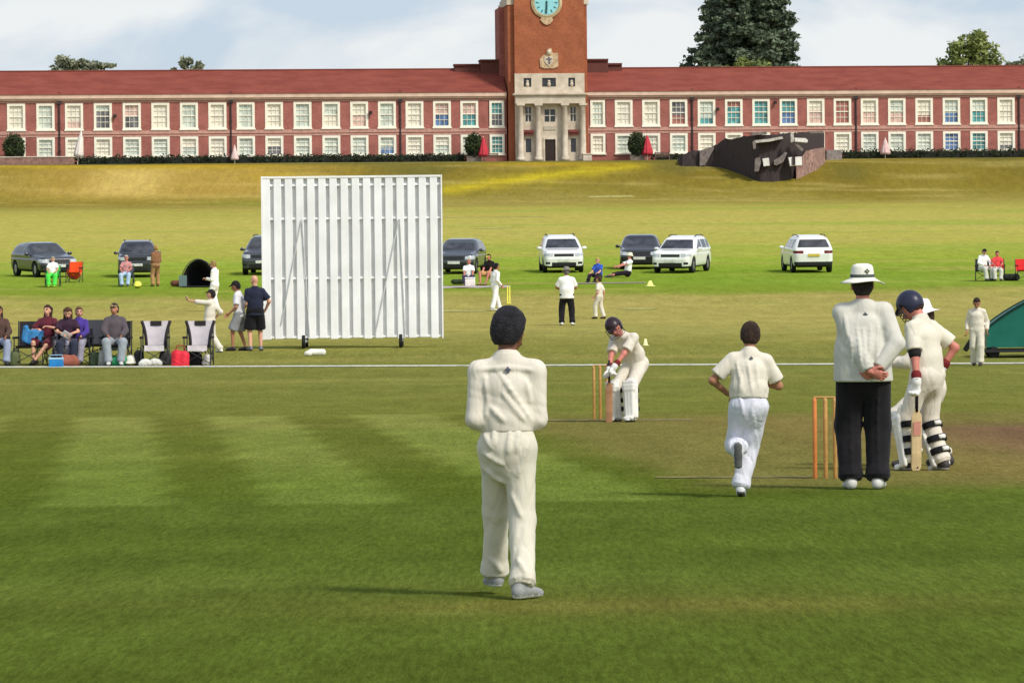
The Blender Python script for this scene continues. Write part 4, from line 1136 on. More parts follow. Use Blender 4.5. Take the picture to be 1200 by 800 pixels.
for i in range(4): g.box(X0-.3-.3*i, X1+.3+.3*i, YP-1.2-.35*i, YP-1.0, -.55-.14*i-.14, -.42-.14*i)
g.box(X0, X1, YP-1.2, TY0-.13, -1.2, -.25); g.build('entrance_steps', STONE, school)
# clock, with carved surround; coat of arms below
xk, zk = bl(638.8, 4.5)
rk = abs(bl(653,4.5)[0]-xk)
CK = mat('clock_turquoise', lin((150,214,222)), rough=.4, amt=.06); CKD = mat('clock_dark_green', lin((40,84,84)), rough=.5)
g = MB(); g.lathe([(0,0),(rk*1.2,0),(rk*1.28,.14),(rk*1.08,.24),(rk*1.02,.18),(rk*1.02,.1),(0,.1)], 40); g.V = [(xk+v[0], TY0-.002-v[2], zk+v[1]) for v in g.V]; clock = g.build('clock', mat('clock_stone', lin((196,178,140)), amt=.15, scale=2), school)
g = MB(); g.lathe([(0,.135),(rk*.99,.135),(rk*.99,.105),(0,.105)], 40); g.V = [(xk+v[0], TY0-.002-v[2], zk+v[1]) for v in g.V]; g.build('clock_dial', CK, clock)
g = MB()
for i in range(12):
    a = i*math.pi/6; m_ = Matrix.Translation((xk, TY0-.145, zk)) @ Matrix.Rotation(a, 4, 'Y'); g.box(-.05,.05,-.012,.004,rk*.66,rk*.9, m_)
g.build('hour_marks', CKD, clock)
g = MB()
for ang, ln, w, dy in ((181,.62,.09,.03),(186,.88,.06,.055)):
    m_ = Matrix.Translation((xk, TY0-.145-dy, zk)) @ Matrix.Rotation(R(ang), 4, 'Y'); g.box(-w,w,-.012,.012,-.15*rk,rk*ln, m_)
m_ = Matrix.Translation((xk, TY0-.2, zk)); g.box(-.09,.09,-.02,.03,-.09,.09,m_); g.build('clock_hands', CKD, clock)
g = MB(); pl = [(-.55,0),(-.75,-.5),(-.35,-.95),(0,-1.1),(.4,-.95),(.75,-.5),(.55,0)]; g.prism([(xk+x*.9, zk-rk*1.08+z*.85) for x, z in pl], TY0-.16, TY0-.004); g.build('carved_pendant', MT.setdefault('cs', mat('carved_stone', lin((204,176,140)), amt=.2, scale=4, bump=.6)), clock)
xa_, za_ = bl(641.5, 71)
def arms(sc):
    g = MB(); g.prism([(xa_+x*sc, za_+z*sc) for x, z in [(-.95,-.8),(-1.0,.1),(-.6,.5),(-.35,.55),(-.1,1.15),(.25,1.3),(.45,.7),(1.0,.75),(1.05,-.75),(.5,-.95),(-.5,-.95)]], TY0-.12, TY0-.004)
    a_ = g.build('coat_of_arms', MT['cs'], school)
    g = MB(); g.prism([(xa_+x*sc, za_+z*sc) for x, z in [(-.5,.35),(.45,.35),(.45,-.2),(0,-.75),(-.5,-.2)]], TY0-.2, TY0-.124); sh_ = g.build('shield', STONE, a_)
    g = MB(); g.prism([(xa_+x*sc, za_+z*sc) for x, z in [(-.1,.3),(.08,.3),(.14,-.45),(-.06,-.55)]], TY0-.22, TY0-.204); g.prism([(xa_+x*sc, za_+z*sc) for x, z in [(-.35,.12),(.3,.16),(.3,.0),(-.35,-.04)]], TY0-.222, TY0-.204); g.build('charge', mat('charge_grey', lin((110,104,110))), a_)
    g = MB(); g.lathe([(0,0),(.2,.05),(.26,.3),(.16,.5),(0,.56)], 10, (xa_+.02, TY0-.16, za_+.55*sc)); g.build('helm', STONE, a_)
arms(.95)

# ---- planting and things along the front of the building: local front coordinates to world
def bw(px, dep, dz=0.0):
    x, _ = bl(px, 180, dep); p = Vector((B0.x, YB, 0))+dirx*x+diry*dep
    return Vector((p.x, p.y, float(hgt(p.x, p.y))+dz))
LF_DARK = leaf_mat('leaf_dark', lin((44,56,34)), lin((78,92,52)), 1.2); LF_HEDGE = leaf_mat('leaf_hedge', lin((36,48,30)), lin((62,78,44)), .8)
LF_CONE = leaf_mat('leaf_conifer', lin((86,102,82)), lin((120,132,104)), .25); LF_MID = leaf_mat('leaf_mid', lin((108,120,66)), lin((150,160,92)), .4); LF_GREY = leaf_mat('leaf_greygreen', lin((132,138,112)), lin((170,172,144)), .5)
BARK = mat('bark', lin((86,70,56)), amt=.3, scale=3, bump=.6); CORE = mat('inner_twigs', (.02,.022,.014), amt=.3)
PINK = mat('parasol_red', lin((196,60,72)), amt=.1, scale=3); PALE = mat('pale_canvas', lin((236,226,216)), amt=.06, scale=4)
def hedge(px0, px1, label, h, dep=-1.1):
    a, b_ = bw(px0, dep), bw(px1, dep); L_ = (b_-a).length
    r = empty('hedge', a, math.atan2(b_.y-a.y, b_.x-a.x), label, 'hedge')
    n = int(L_/.6); rg = random.Random(int(px0)); bl_ = []
    for i in range(n+1):
        bl_.append(((L_*i/n, rg.uniform(-.1,.1), h*.5), (.5,.5,h*(.5+rg.uniform(-.08,.10))), 110))
    leaves('foliage', bl_, .13, LF_HEDGE, r, int(px0))
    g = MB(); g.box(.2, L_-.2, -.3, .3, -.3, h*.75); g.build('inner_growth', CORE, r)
hedge(90, 545, 'low dark clipped hedge along the foot of the left wing', 1.05); hedge(988, 1290, 'low dark hedge along the foot of the right wing beyond the shelter', 1.1)
hedge(768, 800, 'short piece of dark hedge between red parasol and dark shelter', .8)
def bush(px, dep, w, h, label, lf=LF_DARK, tub=None):
    p = bw(px, dep); r = empty('topiary_bush', p, 0, label, 'bush')
    b0 = .0
    if tub:
        g = MB(); g.box(-.75,.75,-.5,.5,-.2,.55); g.box(-.8,.8,-.55,.55,.553,.65); g.build('planter', tub, r); b0 = .5
    leaves('foliage', [((0,0,b0+h*.5),(w,w,h*.5),1500),((0,0,b0+h*.35),(w*.97,w*.97,h*.34),700)], .13, lf, r, int(px), ragged=.12)
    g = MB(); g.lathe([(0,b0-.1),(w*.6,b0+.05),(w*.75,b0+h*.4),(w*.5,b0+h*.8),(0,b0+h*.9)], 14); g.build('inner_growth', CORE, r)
    g = MB(); g.tube([(0,0,-.2),(0,0,b0+h*.5)], .1); g.build('trunk', BARK, r)
TUB = mat('planter_wood', lin((132,118,108)), amt=.2)
bush(16.5, -2.2, 1.15, 2.9, 'rounded clipped bush behind the low wall at the far left of the building', tub=TUB)
bush(555.5, -2.0, .95, 2.6, 'clipped dark bush in a tub beside red parasol left of the tower', tub=TUB); bush(747, -2.0, 1.0, 2.6, 'clipped dark bush in a tub beside red parasol right of the tower', tub=TUB)
def parasol(px, dep, h, w, m, label, tilt=0):
    r = empty('folded_parasol', bw(px, dep), 0, label, 'parasol', 'folded parasols in front of the building')
    g = MB(); g.tube([(0,0,-.1),(0,0,h+.12)], .035, 8); po = g.build('pole', WHITE, r)
    g = MB(); wob = lambda rr, t: 0
    prof_ = [(.05,h),(w*.35,h*.85),(w*.7,h*.6),(w,h*.35),(w*.95,h*.24),(w*.4,h*.25),(.03,h*.3)]
    g.lathe(prof_, 24); g.V = [(v[0]*(1+.22*math.cos(8*math.atan2(v[1],v[0]))), v[1]*(1+.22*math.cos(8*math.atan2(v[1],v[0]))), v[2]) for v in g.V]
    g.build('canopy', m, r, smooth=True); g = MB(); g.lathe([(0,-.1),(.35,-.1),(.35,.06),(.06,.12),(0,.12)], 16); g.build('base', IRON, r)
    r.rotation_euler = (0, R(tilt), 0)
parasol(566.5, -2.6, 2.6, .5, PINK, 'folded red parasol beside the bush left of the clock tower'); parasol(758.5, -2.6, 2.7, .5, PINK, 'folded red parasol beside the bush right of the clock tower')
parasol(90.5, -2.4, 3.6, .42, PALE, 'tall folded cream parasol leaning beside the wall at far left', 7); parasol(275, -2.2, 1.9, .35, mat('parasol_blush', lin((236,206,200))), 'small folded blush parasol above the left hedge'); parasol(1037.5, -2.2, 2.2, .45, mat('parasol_rose', lin((232,196,190))), 'folded rose parasol in front of the right wing above the hedge')
g = MB(); a, b_ = bw(-40, -3.2), bw(87, -3.2); L_ = (b_-a).length
r = empty('garden_wall', a, math.atan2(b_.y-a.y, b_.x-a.x), 'low brown brick garden wall at far left of the lawn terrace', 'wall')
g.box(0, L_, -.2, .2, -.6, .85); g.build('wall', mat('garden_brick', lin((146,112,98)), amt=.2, scale=3), r); g = MB(); g.box(-.05, L_+.05, -.27, .27, .853, .95); g.build('coping', STONE, r)
def bench(px, label):
    r = empty('bench', bw(px, -3.0), TH, label, 'bench', 'wooden benches by the portico')
    w_ = MT.setdefault('bench_wood', mat('bench_wood', lin((110,88,74)), amt=.2))
    g = MB(); 
    for i in range(4): g.box(-.8,.8,-.05-.12*i,.04-.12*i,.42,.46)
    g.build('seat', w_, r); g = MB()
    for i in range(3): g.box(-.8,.8,.06,.1,.55+.14*i,.65+.14*i)
    g.build('backrest', w_, r)
    for x in (-.72,.72):
        for y in (-.38,.06): g = MB(); g.box(x-.04,x+.04,y-.04,y+.04,0,.419 if y < 0 else .95); g.build('leg', w_, r)
bench(575, 'dark wooden bench left of the clock tower beside red parasol'); bench(776, 'dark wooden bench right of the red parasol by the tower')
g = MB(); r = empty('stone_plinth', bw(688, -2.4), TH, 'pale stone plinth at the right foot of the portico', 'plinth'); g.box(-.45,.45,-.45,.45,-.2,.75); g.build('block', STONE, r); g = MB(); g.box(-.52,.52,-.52,.52,.753,.85); g.build('cap', STONE, r)

# ---- terrace path along the top of the bank
def terrace(name, dep0, dep1, m, dz, x0=-78, x1=78):
    V = []; F_ = []; n = 80
    for i in range(n+1):
        x = x0+(x1-x0)*i/n
        for d_ in (dep0, dep1):
            p = Vector((B0.x, YB, 0))+dirx*x+diry*d_; V.append((p.x, p.y, float(hgt(p.x,p.y))+dz))
        if i: k = 2*i; F_.append((k-2,k,k+1,k-1))
    structure(mesh_obj(name, V, F_, m))
terrace('terrace_path', -7.5, -4.2, mat('terrace_gravel', lin((176,166,150)), amt=.15, scale=2), .03)

# ---- trees behind the building
def trunk(r, h, rad, nb, seed, spread):
    rg = random.Random(seed); g = MB()
    g.tube([(0,0,-.5),(rg.uniform(-.2,.2),rg.uniform(-.2,.2),h*.5),(0,0,h)], rad, 10, rad*.3)
    for i in range(nb):
        z = h*rg.uniform(.3,.9); a = rg.uniform(0,6.28); l_ = spread*rg.uniform(.5,.9)*(1-.4*z/h)
        g.tube([(0,0,z),(math.cos(a)*l_*.5,math.sin(a)*l_*.5,z+l_*.2),(math.cos(a)*l_,math.sin(a)*l_,z+l_*.35)], rad*.3, 6, rad*.08)
    g.build('trunk', BARK, r)
def conifer(px, Y, base_w, ztop_, label, seed):
    p = on_ground(px, Y); p.z = float(hgt(p.x, p.y)); r = empty('conifer_tree', p, 0, label, 'tree')
    h = ztop_-p.z; rg = random.Random(seed); bl_ = []
    trunk(r, h*.97, .7, 0, seed, 5)
    g = MB()
    z = h*.10
    while z < h*.97:
        t = z/h; L_ = base_w*(1-t)**.62*(1.0 if t > .1 else .8)+.5
        nb = 11 if t < .8 else 8
        for k in range(nb):
            a = 6.28*k/nb+rg.uniform(-.35,.35); l_ = L_*rg.uniform(.72,1.16)
            g.tube([(0,0,z),(math.cos(a)*l_*.6,math.sin(a)*l_*.6,z-.1),(math.cos(a)*l_*.95,math.sin(a)*l_*.95,z+.2)], .11, 5, .03)
            for q in (.35,.55,.75,.92,1.0):
                s_ = (1.25-.62*q)*(.55+.45*(1-t))*rg.uniform(.8,1.2)+.15
                bl_.append(((math.cos(a)*l_*q, math.sin(a)*l_*q, z-.25*q+rg.uniform(-.8,.8)+(.35 if q == 1.0 else 0)), (s_*1.15,s_*1.15,s_*.55), int(58*(.5+s_))))
        z += h*rg.uniform(.028,.040)
    g.build('branches', BARK, r)
    leaves('crown', bl_, .30, LF_CONE, r, seed, ragged=.5)
def broad(px, Y, blobs, label, lf, seed, name='tree', size=.3, dens=1.0):
    """blobs: (px, py, radius in px, flattening)"""
    p = on_ground(px, Y); r = empty(name, p, 0, label, 'tree'); bl_ = []; rg = random.Random(seed); top = 0
    for bx0, by0, rpx, fl in blobs:
        c = at(bx0, by0, Y)-p; rr = rpx/FPX*Y; top = max(top, c.z)
        for k in range(7):
            d = Vector((rg.gauss(0,1), rg.gauss(0,1), rg.gauss(0,.7))).normalized()*rr*.55
            s_ = rr*rg.uniform(.38,.6); bl_.append(((c.x+d.x, c.y+d.y, c.z+d.z*fl), (s_,s_,s_*fl), int(90*dens*(s_/1.0)**2)+12))
    leaves('crown', bl_, size, lf, r, seed, ragged=.4)
    trunk(r, top, .4, 8, seed, 3.5)
conifer(880, 535, 8.0, at(880, -78, 535).z, 'huge dark grey-green conifer rising behind the roof right of the tower', 21)
broad(872, 524, [(872,78,13,.8),(893,82,14,.8),(850,84,10,.8)], 'lighter green leafy tree low in front of the big conifer', LF_MID, 5)
broad(1141, 540, [(1140,47,17,1),(1127,63,19,1),(1151,60,19,1),(1116,76,19,.9),(1160,76,19,.9),(1140,84,24,1)], 'bright green rounded tree behind the roof at right', LF_MID, 6)
broad(1190, 545, [(1180,79,9,.8),(1193,76,8,.8),(1205,74,11,1),(1170,83,10,.8)], 'small dull green tree at right edge behind the roof', LF_GREY, 8)
broad(95, 560, [(79,74,15,.8),(96,77,12,.7),(113,78,11,.6),(128,77,7,.4),(70,83,11,.8),(100,88,16,.7)], 'wide flat grey-green tree behind the left wing roof', LF_GREY, 9)
broad(221, 570, [(219,73,8,1.3),(233,77,6,1.2),(204,83,4,.7),(225,87,14,.7)], 'small sparse tree top behind the left wing roof', LF_GREY, 10)
# ------------------------------------------------------------------ dark shelter dug into the bank
DARKST = mat('charcoal_stone', lin((62,53,52)), amt=.35, scale=1.6, bump=.6, bscale=3, second=lin((58,49,49))); CHALK = mat('chalky_beam', lin((196,190,182)), amt=.2, scale=3); GREYB = mat('grey_rubble', lin((128,118,114)), amt=.2, scale=3); PINKB = mat('weathered_pink_brick', lin((160,128,116)), amt=.25, scale=2.5, bump=.4)
def bank_strip(g, cols, back, fwd=0.0, jit=0):
    rg = random.Random(3); bot, top = [], []
    px = [c[0] for c in cols]; xs = np.arange(px[0], px[-1]+.1, 2.0)
    for x in xs:
        yt = float(np.interp(x, px, [c[1] for c in cols])); yb = float(np.interp(x, px, [c[2] for c in cols]))
        b_ = ground(x, yb); b_.y -= fwd; t_ = at(x, yt+rg.uniform(-jit,jit), b_.y+.25); b_.z -= .9
        bot.append(b_); top.append(t_)
    V = []; F_ = []; K = 7
    for b_, t_ in zip(bot, top):
        for k in range(K):
            p = b_.lerp(t_, k/(K-1)); 
            if 0 < k < K-1: p = p+Vector((0, rg.uniform(-.07,.07) if jit else 0, 0))
            V.append(p)
        V.append(t_+Vector((0,back,.0))); V.append(b_+Vector((0,back,0)))
    K2 = K+2
    for i in range(len(bot)-1):
        for k in range(K2-1): a = i*K2+k; F_.append((a, a+K2, a+K2+1, a+1))
    F_.append(tuple(range(K2))); F_.append(tuple(range(len(V)-1, len(V)-K2-1, -1)))
    g.add([tuple(v) for v in V], F_)
C0 = ground(885, 212)
sh_ = empty('bank_shelter', C0, 0, 'broken looking charcoal stone shelter with pale beams and white blocks dug into the grass bank', 'shelter')
def rel(g):
    g.V = [(v[0]-C0.x, v[1]-C0.y, v[2]-C0.z) for v in g.V]; return g
g = MB(); bank_strip(g, [(796,187,194),(799,182,195),(812,176.5,195),(822,176,195),(834,172,195.5),(843,168,196.5),(850,162,198),(857,163,200.5),(868,160.5,204.5),(880,159,209.5),(890,158,213),(905,157.5,213.5),(920,156,211.5),(935,155.5,208),(945,155,203),(952,155,197),(958,155,191),(967.5,156.5,186)], 7, jit=.7); rel(g).build('dark_wall', DARKST, sh_)
g = MB(); bank_strip(g, [(933,196,209),(938,186,207),(945,177,203.5),(956,174,198.5),(968,173,189)], 3, fwd=.6, jit=.3); rel(g).build('brick_side_wall', PINKB, sh_)
g = MB(); bank_strip(g, [(968.5,176,187.5),(987.5,175.5,187)], 2.2, fwd=.3); rel(g).build('end_block', GREYB, sh_)
yF = C0.y-.9
def slab(name, poly, m, y=None, th=.5, dy=0):
    g = MB(); yy_ = (y or yF)+dy; pts = [at(a, b, yy_) for a, b in poly]; g.prism([(p.x, p.z) for p in pts], yy_, yy_+th); rel(g).build(name, m, sh_)
slab('pale_beam', [(884,164.5),(900,163),(916.5,160),(918,162.5),(902,166),(886,167.5)], CHALK, dy=-.2, th=1.6)
slab('pale_beam', [(931,161.5),(944,162),(947,164.5),(946,167),(932,166)], mat('white_beam', lin((236,234,228))), dy=-.2, th=1.6)
slab('pale_strut', [(926.5,156),(930,156),(930.5,166),(927,167)], CHALK, dy=-.35, th=.5)
slab('pale_strut', [(882,166),(885.5,165),(886,174),(883,175)], GREYB, dy=-.3, th=.5)
slab('white_block', [(893.5,186),(901,185),(902,194),(895,195)], mat('white_block_paint', lin((232,230,222)), amt=.1), th=1.4)
slab('white_block', [(924,184.5),(939.5,183.5),(940,193.5),(926,194.5)], MT.setdefault('wb', mat('white_block_paint2', lin((244,243,238)), amt=.06)), th=1.4)
slab('grey_slab', [(907,188),(914,184),(920,178),(922.5,179),(918,190),(910,194),(907,193)], GREYB, th=.9)
slab('grey_slab', [(885,186),(890,184),(892,190),(889,201),(884.5,201)], GREYB, th=.9)
slab('grey_slab', [(930,168),(934,168),(942,175),(940,177.5)], GREYB, th=.7)
slab('dark_post', [(928.5,184),(932,184),(932,193.5),(928.5,193.5)], DARKST, dy=-.12, th=.1)
slab('grey_buttress', [(820,176.5),(836,171.5),(837,174),(826,194),(820,194.5)], GREYB, y=ground(826,195).y-.35, th=.8)
slab('grey_ledge', [(880,155.5),(898,154),(899,157),(881,159)], GREYB, dy=.3, th=1.2)
slab('grey_ledge', [(948,154),(964,153.5),(966,156),(950,156.5)], GREYB, dy=.3, th=1.2)

# ------------------------------------------------------------------ parked cars
def car_at(label, pxc, pyb, heading, kind, pm, sc=1.0):
    p = ground(pxc, pyb); p.y += 1.6; p.z = float(hgt(p.x, p.y))
    dz = (float(hgt(p.x, p.y+1.2))-float(hgt(p.x, p.y-1.2)))/2.4
    r = car(label, p, heading, kind, pm, 'cars parked along the edge of the field')
    M_ = Matrix.Rotation(math.atan(dz), 4, 'X') @ Matrix.Rotation(R(heading), 4, 'Z'); r.rotation_euler = M_.to_euler(); r.scale = (sc,sc,sc)
    return r
PW = paint('white', (238,238,234)); PG = paint('grey', (46,48,54)); PB = paint('black', (28,30,34)); PS = paint('slate', (62,67,73))
car_at('white tall estate car facing the pitch beyond the far umpire', 658, 319.5, 183, 'suv', PW, .95)
car_at('black car facing the pitch, overlapped by a white car beside it', 752, 315.5, 177, 'hatch', PB)
car_at('white tall car with dark roof rails parked at an angle beside the black car', 801, 320, 164, 'suv', PW, .93)
car_at('white car parked with its rear and dark rear window towards the pitch', 948, 319.5, 5, 'suv', PW, .94)
car_at('dark grey hatchback half hidden at the right edge of the sight screen', 540, 321, 172, 'hatch', PS)
car_at('grey car mostly hidden behind the left edge of the sight screen', 312, 322, 176, 'suv', PS)
car_at('dark boxy off road car with pale headlamps beside a standing person in brown', 158, 325, 184, 'tall', PG, .88)
car_at('dark grey hatchback at far left parked side on behind a child in green', 47, 325, 205, 'hatch', PG)

# ------------------------------------------------------------------ sight screen
S0 = ground(414, 407.5); YS = S0.y
x0, x1 = at(309.5, 300, YS).x, at(518.5, 300, YS).x; zt, zb = at(414, 206, YS).z-S0.z, at(414, 397, YS).z-S0.z
ssc = empty('sight_screen', S0, R(0.6), 'large white slatted cricket sight screen on wheels', 'sight screen')
SW = mat('screen_white', lin((250,250,248)), rough=.5, amt=.07, scale=1.3, bump=.15, bscale=6); SG = mat('screen_recess_grey', lin((220,221,221)), rough=.6, amt=.08, scale=2)  # recessed sheet in a slightly greyer tone than the slats
w_ = x1-x0; xl_ = -w_/2; n = 16; pit = w_/n
g = MB()
poly = []
for i in range(n):
    a = xl_+pit*i
    g.box(a+.002, a+pit*.68, -.09, -.005, zb+.012*((i*7)%3), zt-.05)
slt = g.build('slats', SW, ssc); bevel(slt, .012)
g = MB(); g.box(xl_-.01, xl_+w_-.003, 0, .02, zb+.02, zt-.06); g.build('backing_sheet', SG, ssc)
g = MB(); g.box(xl_-.02, xl_+w_+.02, -.10, .03, zt-.048, zt); g.build('top_rail', SW, ssc)
for t in (.055, .26, .625, .985):
    g = MB(); z_ = zt+(zb-zt)*t; g.box(xl_, xl_+w_, -.06, -.003, z_-.025, z_+.025)
    g.build('rail', SW, ssc)
for t in (xl_-.028, xl_+w_-.0):
    g = MB(); g.box(t, t+.03, -.11, .04, zb, zt+.001); g.build('side_rail', SW, ssc)
WIRE = mat('stay_grey', lin((205,207,207)), rough=.5)
def sp_(px, py): p = at(px, py, YS); return (p.x-S0.x, -.115, p.z-S0.z)
for a, b_ in (((353.5,257),(330,380)),((354,257),(363,395)),((467.5,257),(440,392)),((468.5,257),(475,395))):
    p, q = sp_(*a), sp_(*b_); g = MB(); g.tube([p, q], .014, 6); g.build('stay_bar', WIRE, ssc)
for px in (357, 470):
    X = sp_(px, 390)[0]
    g = MB(); g.tube([(X,.05,zt*.75),(X,1.3,.22)], .035, 8); g.tube([(X,.05,zb+.1),(X,.05,.2)], .035, 8); g.tube([(X,-.9,.16),(X,1.35,.16)], .04, 8); g.build('wheel_frame', WIRE, ssc)
    for y in (-.8, 1.25):
        g = MB(); g.lathe([(0,-.04),(.15,-.04),(.16,-.02),(.16,.02),(.15,.04),(0,.04)], 18); g.V = [(X+v[2], y+v[0], .16+v[1]) for v in g.V]; g.build('wheel', TYRE, ssc)
g = MB(); g.box(xl_+.1, xl_+w_-.1, .05, .12, .30, .38); g.build('bottom_beam', WIRE, ssc)

# ------------------------------------------------------------------ stumps, bats
WOOD = mat('stump_wood', lin((206,158,92)), rough=.5, amt=.12, scale=12); WOOD2 = mat('bat_willow', lin((222,196,150)), rough=.5, amt=.12, scale=9); ORANGE_W = mat('stump_wood_orange', lin((226,140,78)), rough=.5, amt=.1, scale=12)
def wicket(label, px3, py, pyt, pm):
    for i, px in enumerate(px3):
        p = ground(px, py); h = (py-pyt)*p.y/FPX
        g = MB(); g.lathe([(0,-.12),(.019,-.1),(.0195,h-.03),(.018,h-.008),(.010,h),(0,h-.004)], 12)
        o = g.build('stump', pm[i], None, smooth=True, loc=p); tag(o, label[i], 'stump', 'cricket stumps')
    for i in range(2):
        if i >= len(label)-3: break
        a, b_ = ground(px3[i], py), ground(px3[i+1], py); h = (py-pyt)*a.y/FPX
        g = MB(); c = (a+b_)/2; l_ = (b_-a).length; g.tube([(-l_*.55,0,0),(-l_*.3,0,0),(-l_*.28,0,0),(l_*.28,0,0),(l_*.3,0,0),(l_*.55,0,0)], .009, 8)
        o = g.build('bail', WOOD, None, loc=c+Vector((0,0,h+.004))); o.rotation_euler = (0,0,math.atan2(b_.y-a.y, b_.x-a.x)); tag(o, label[3+i], 'bail', 'cricket bails')
wicket(['orange toned left stump of the near wicket beside the umpire','middle stump of the near wicket beside the umpire','right stump of the near wicket closest to the umpire','bail across the left pair of stumps of the near wicket','bail across the right pair of stumps of the near wicket'], (955.3,967.8,979), 560.5, 466, (ORANGE_W,WOOD,WOOD))
wicket(['left stump of the far wicket beside the crouching batsman','middle stump of the far wicket beside the crouching batsman','right stump of the far wicket closest to the batsman','bail across the left pair of stumps of the far wicket','bail across the right pair of stumps of the far wicket'], (696.3,703.6,711.5), 491.8, 428.5, (WOOD,WOOD,WOOD))
YEL = C('cone_yellow', (236,226,80), rough=.5)
p = ground(596.5, 356); 
for i in range(2):
    g = MB(); h = .62; g.lathe([(0,0),(.05,0),(.045,.02),(.022,.04),(.022,h),(.012,h+.01),(0,h+.01)], 10); o = g.build('stump', YEL, None, smooth=True, loc=on_ground(595.3+2.6*i, p.y)); tag(o, ('left' if i == 0 else 'right')+' of the yellow plastic practice stumps behind the front fielder\'s head', 'stump', 'cricket stumps')
def bat(label, top, bottom, face, m=WOOD2, s=1.0, sticker=(214,150,132)):
    top, bottom = Vector(top), Vector(bottom); ax = (top-bottom); L_ = ax.length; ax.normalize()
    fc = Vector(face); fc = (fc-ax*fc.dot(ax)).normalized(); sx = fc.cross(ax)
    M_ = Matrix(((sx.x,fc.x,ax.x,bottom.x),(sx.y,fc.y,ax.y,bottom.y),(sx.z,fc.z,ax.z,bottom.z),(0,0,0,1)))
    bl_ = L_*.64; w = .054*s
    g = MB(); V = []; F_ = []
    sec = [(-1,.25),(-.9,.5),(0,.62),(.9,.5),(1,.25),(1,-.25),(0,-1.0),(-1,-.25)]
    for z, k, sw_ in ((0,.5,.75),(.03,.75,.97),(bl_*.3,1.25,1),(bl_*.75,.85,1),(bl_*.93,.6,.98),(bl_,.5,.55),(bl_+.03,.5,.28)):
        for a, b_ in sec: V.append((a*w*sw_, b_*.028*k*s, z))
    for i in range(6):
        for k in range(8): F_.append((i*8+k, i*8+(k+1)%8, i*8+8+(k+1)%8, i*8+8+k))
    F_.append(tuple(range(7,-1,-1))); F_.append(tuple(6*8+k for k in range(8)))
    g.add(V, F_); o = g.build('cricket_bat', m, None); o.matrix_world = M_; tag(o, label, 'bat')
    g = MB(); g.tube([(0,0,bl_),(0,0,L_)], .017*s, 10); hd = g.build('handle', C('bat_grip', (40,38,42)), o, smooth=True)
    if sticker:
        g = MB(); g.box(-w*.7,w*.7,.0185*s,.0205*s,bl_*.6,bl_*.84); g.build('face_sticker', C('bat_sticker', sticker), o)
    return o

# ------------------------------------------------------------------ players and umpires
CREAM = cloth('cricket_cream', (222,214,198)); CREAM2 = cloth('cricket_ivory', (218,212,194)); WHT = cloth('cricket_white', (238,238,240)); UWHITE = cloth('umpire_white', (206,203,192)); BLACKT = cloth('black_trousers', (34,32,35), amt=.15); COOLW = cloth('cool_white', (216,216,226))
WFAR = cloth('bright_white', (246,246,242))
def world(o, v):
    return Matrix.Translation(o.location) @ o.rotation_euler.to_matrix().to_4x4() @ Vector(v)
def pers(label, px, pyf, pyt, heading, P, W, res, group=None, hat=0.0, extra=1.0, fine=None):
    p = ground(px, pyf); H = (pyf-pyt)*p.y/FPX*extra-hat
    return person(label, p, heading, H, P, W, res, group, fine)
N, MID, FAR = .011, .016, .024
fp_ = 'players in whites'
pers('boy fielder in cream cricket whites seen from behind, walking with folded arms in the foreground', 597, 700, 357, 0,
    dict(pel=(0,.03,.915), footL=(-.085,.40,0,14,0), footR=(.075,-.17,0,-34,0), kneeL=(-.1,1,0), kneeR=(.12,1,0), lean=(3,0,-4), look=(-26,6,0), handL=(-.03,.19,1.03), handR=(.03,.22,1.00), elbowL=(-.62,-.75,-.35), elbowR=(.62,-.75,-.35), palmL=(1,.2,0), palmR=(-1,.2,.1), shrug=.0),
    dict(skin='brown', hair=(40,38,43), hairvol=.024, head=1.06, hipw=.072, build=.94, shoulder=1.02, shirt=(CREAM,'long',.075,1.03), trousers=(CREAM2,'long',1.0), tfold=.007, sfold=.0045, screase=[(.009,(-.055,1.36),(.14,1.06)),(.008,(-.03,1.23),(.10,1.06)),(.007,(-.17,1.365),(0,1.375),(.15,1.36)),(.007,(-.135,1.33),(-.115,1.18),(-.13,1.08)),(.006,(.11,1.30),(.135,1.17)),(.006,(-.10,1.14),(-.02,1.06))], tcrease=[(.008,(-.15,.87),(-.035,.80)),(.009,(-.165,.80),(-.09,.73),(-.02,.69)),(.006,(.015,1.0),(.0,.87)),(.006,(.067,1.0),(.05,.88)),(.007,(.118,.92),(.06,.73)),(.007,(-.14,.98),(-.10,.90)),(.006,(-.08,1.0),(-.085,.92)),(.007,(.02,.62),(.08,.48)),(.008,(.05,.24),(.10,.16)),(.007,(-.11,.22),(-.05,.14))], crest=True, shoes=(150,152,150), sole=238, cres=.0095), N, fine=.006, extra=1.0)
pers('boy bowler in short sleeved whites running away with one foot kicked up', 875, 582, 373, 0,
    dict(pel=(.03,.02,.905), footL=(-.095,-.30,.47,-4,74), footR=(-.055,.05,.015,-6,14), kneeL=(-.05,1,-.1), kneeR=(.1,1,0), lean=(9,3,0), look=(0,4,0), handL=(-.18,.20,1.02), handR=(.13,.27,1.12), elbowL=(-1,-.5,-.3), elbowR=(1,-.6,-.3)),
    dict(skin='tan', hair=(62,42,30), hairvol=.016, head=1.08, shirt=(CREAM,'short',.06,1.12), trousers=(COOLW,'long',1.15), tfold=.010, sfold=.006, screase=[(.008,(-.09,1.34),(-.03,1.02)),(.008,(.02,1.32),(.06,1.02)),(.007,(.10,1.33),(.12,1.08)),(.006,(-.04,1.2),(-.07,1.02))], tcrease=[(.007,(-.06,.98),(-.03,.8)),(.008,(.08,.97),(.04,.78)),(.007,(.10,.85),(.03,.7))], crest=True, shoes=(226,226,228), sole=110, cres=.0105), N, fine=.006)
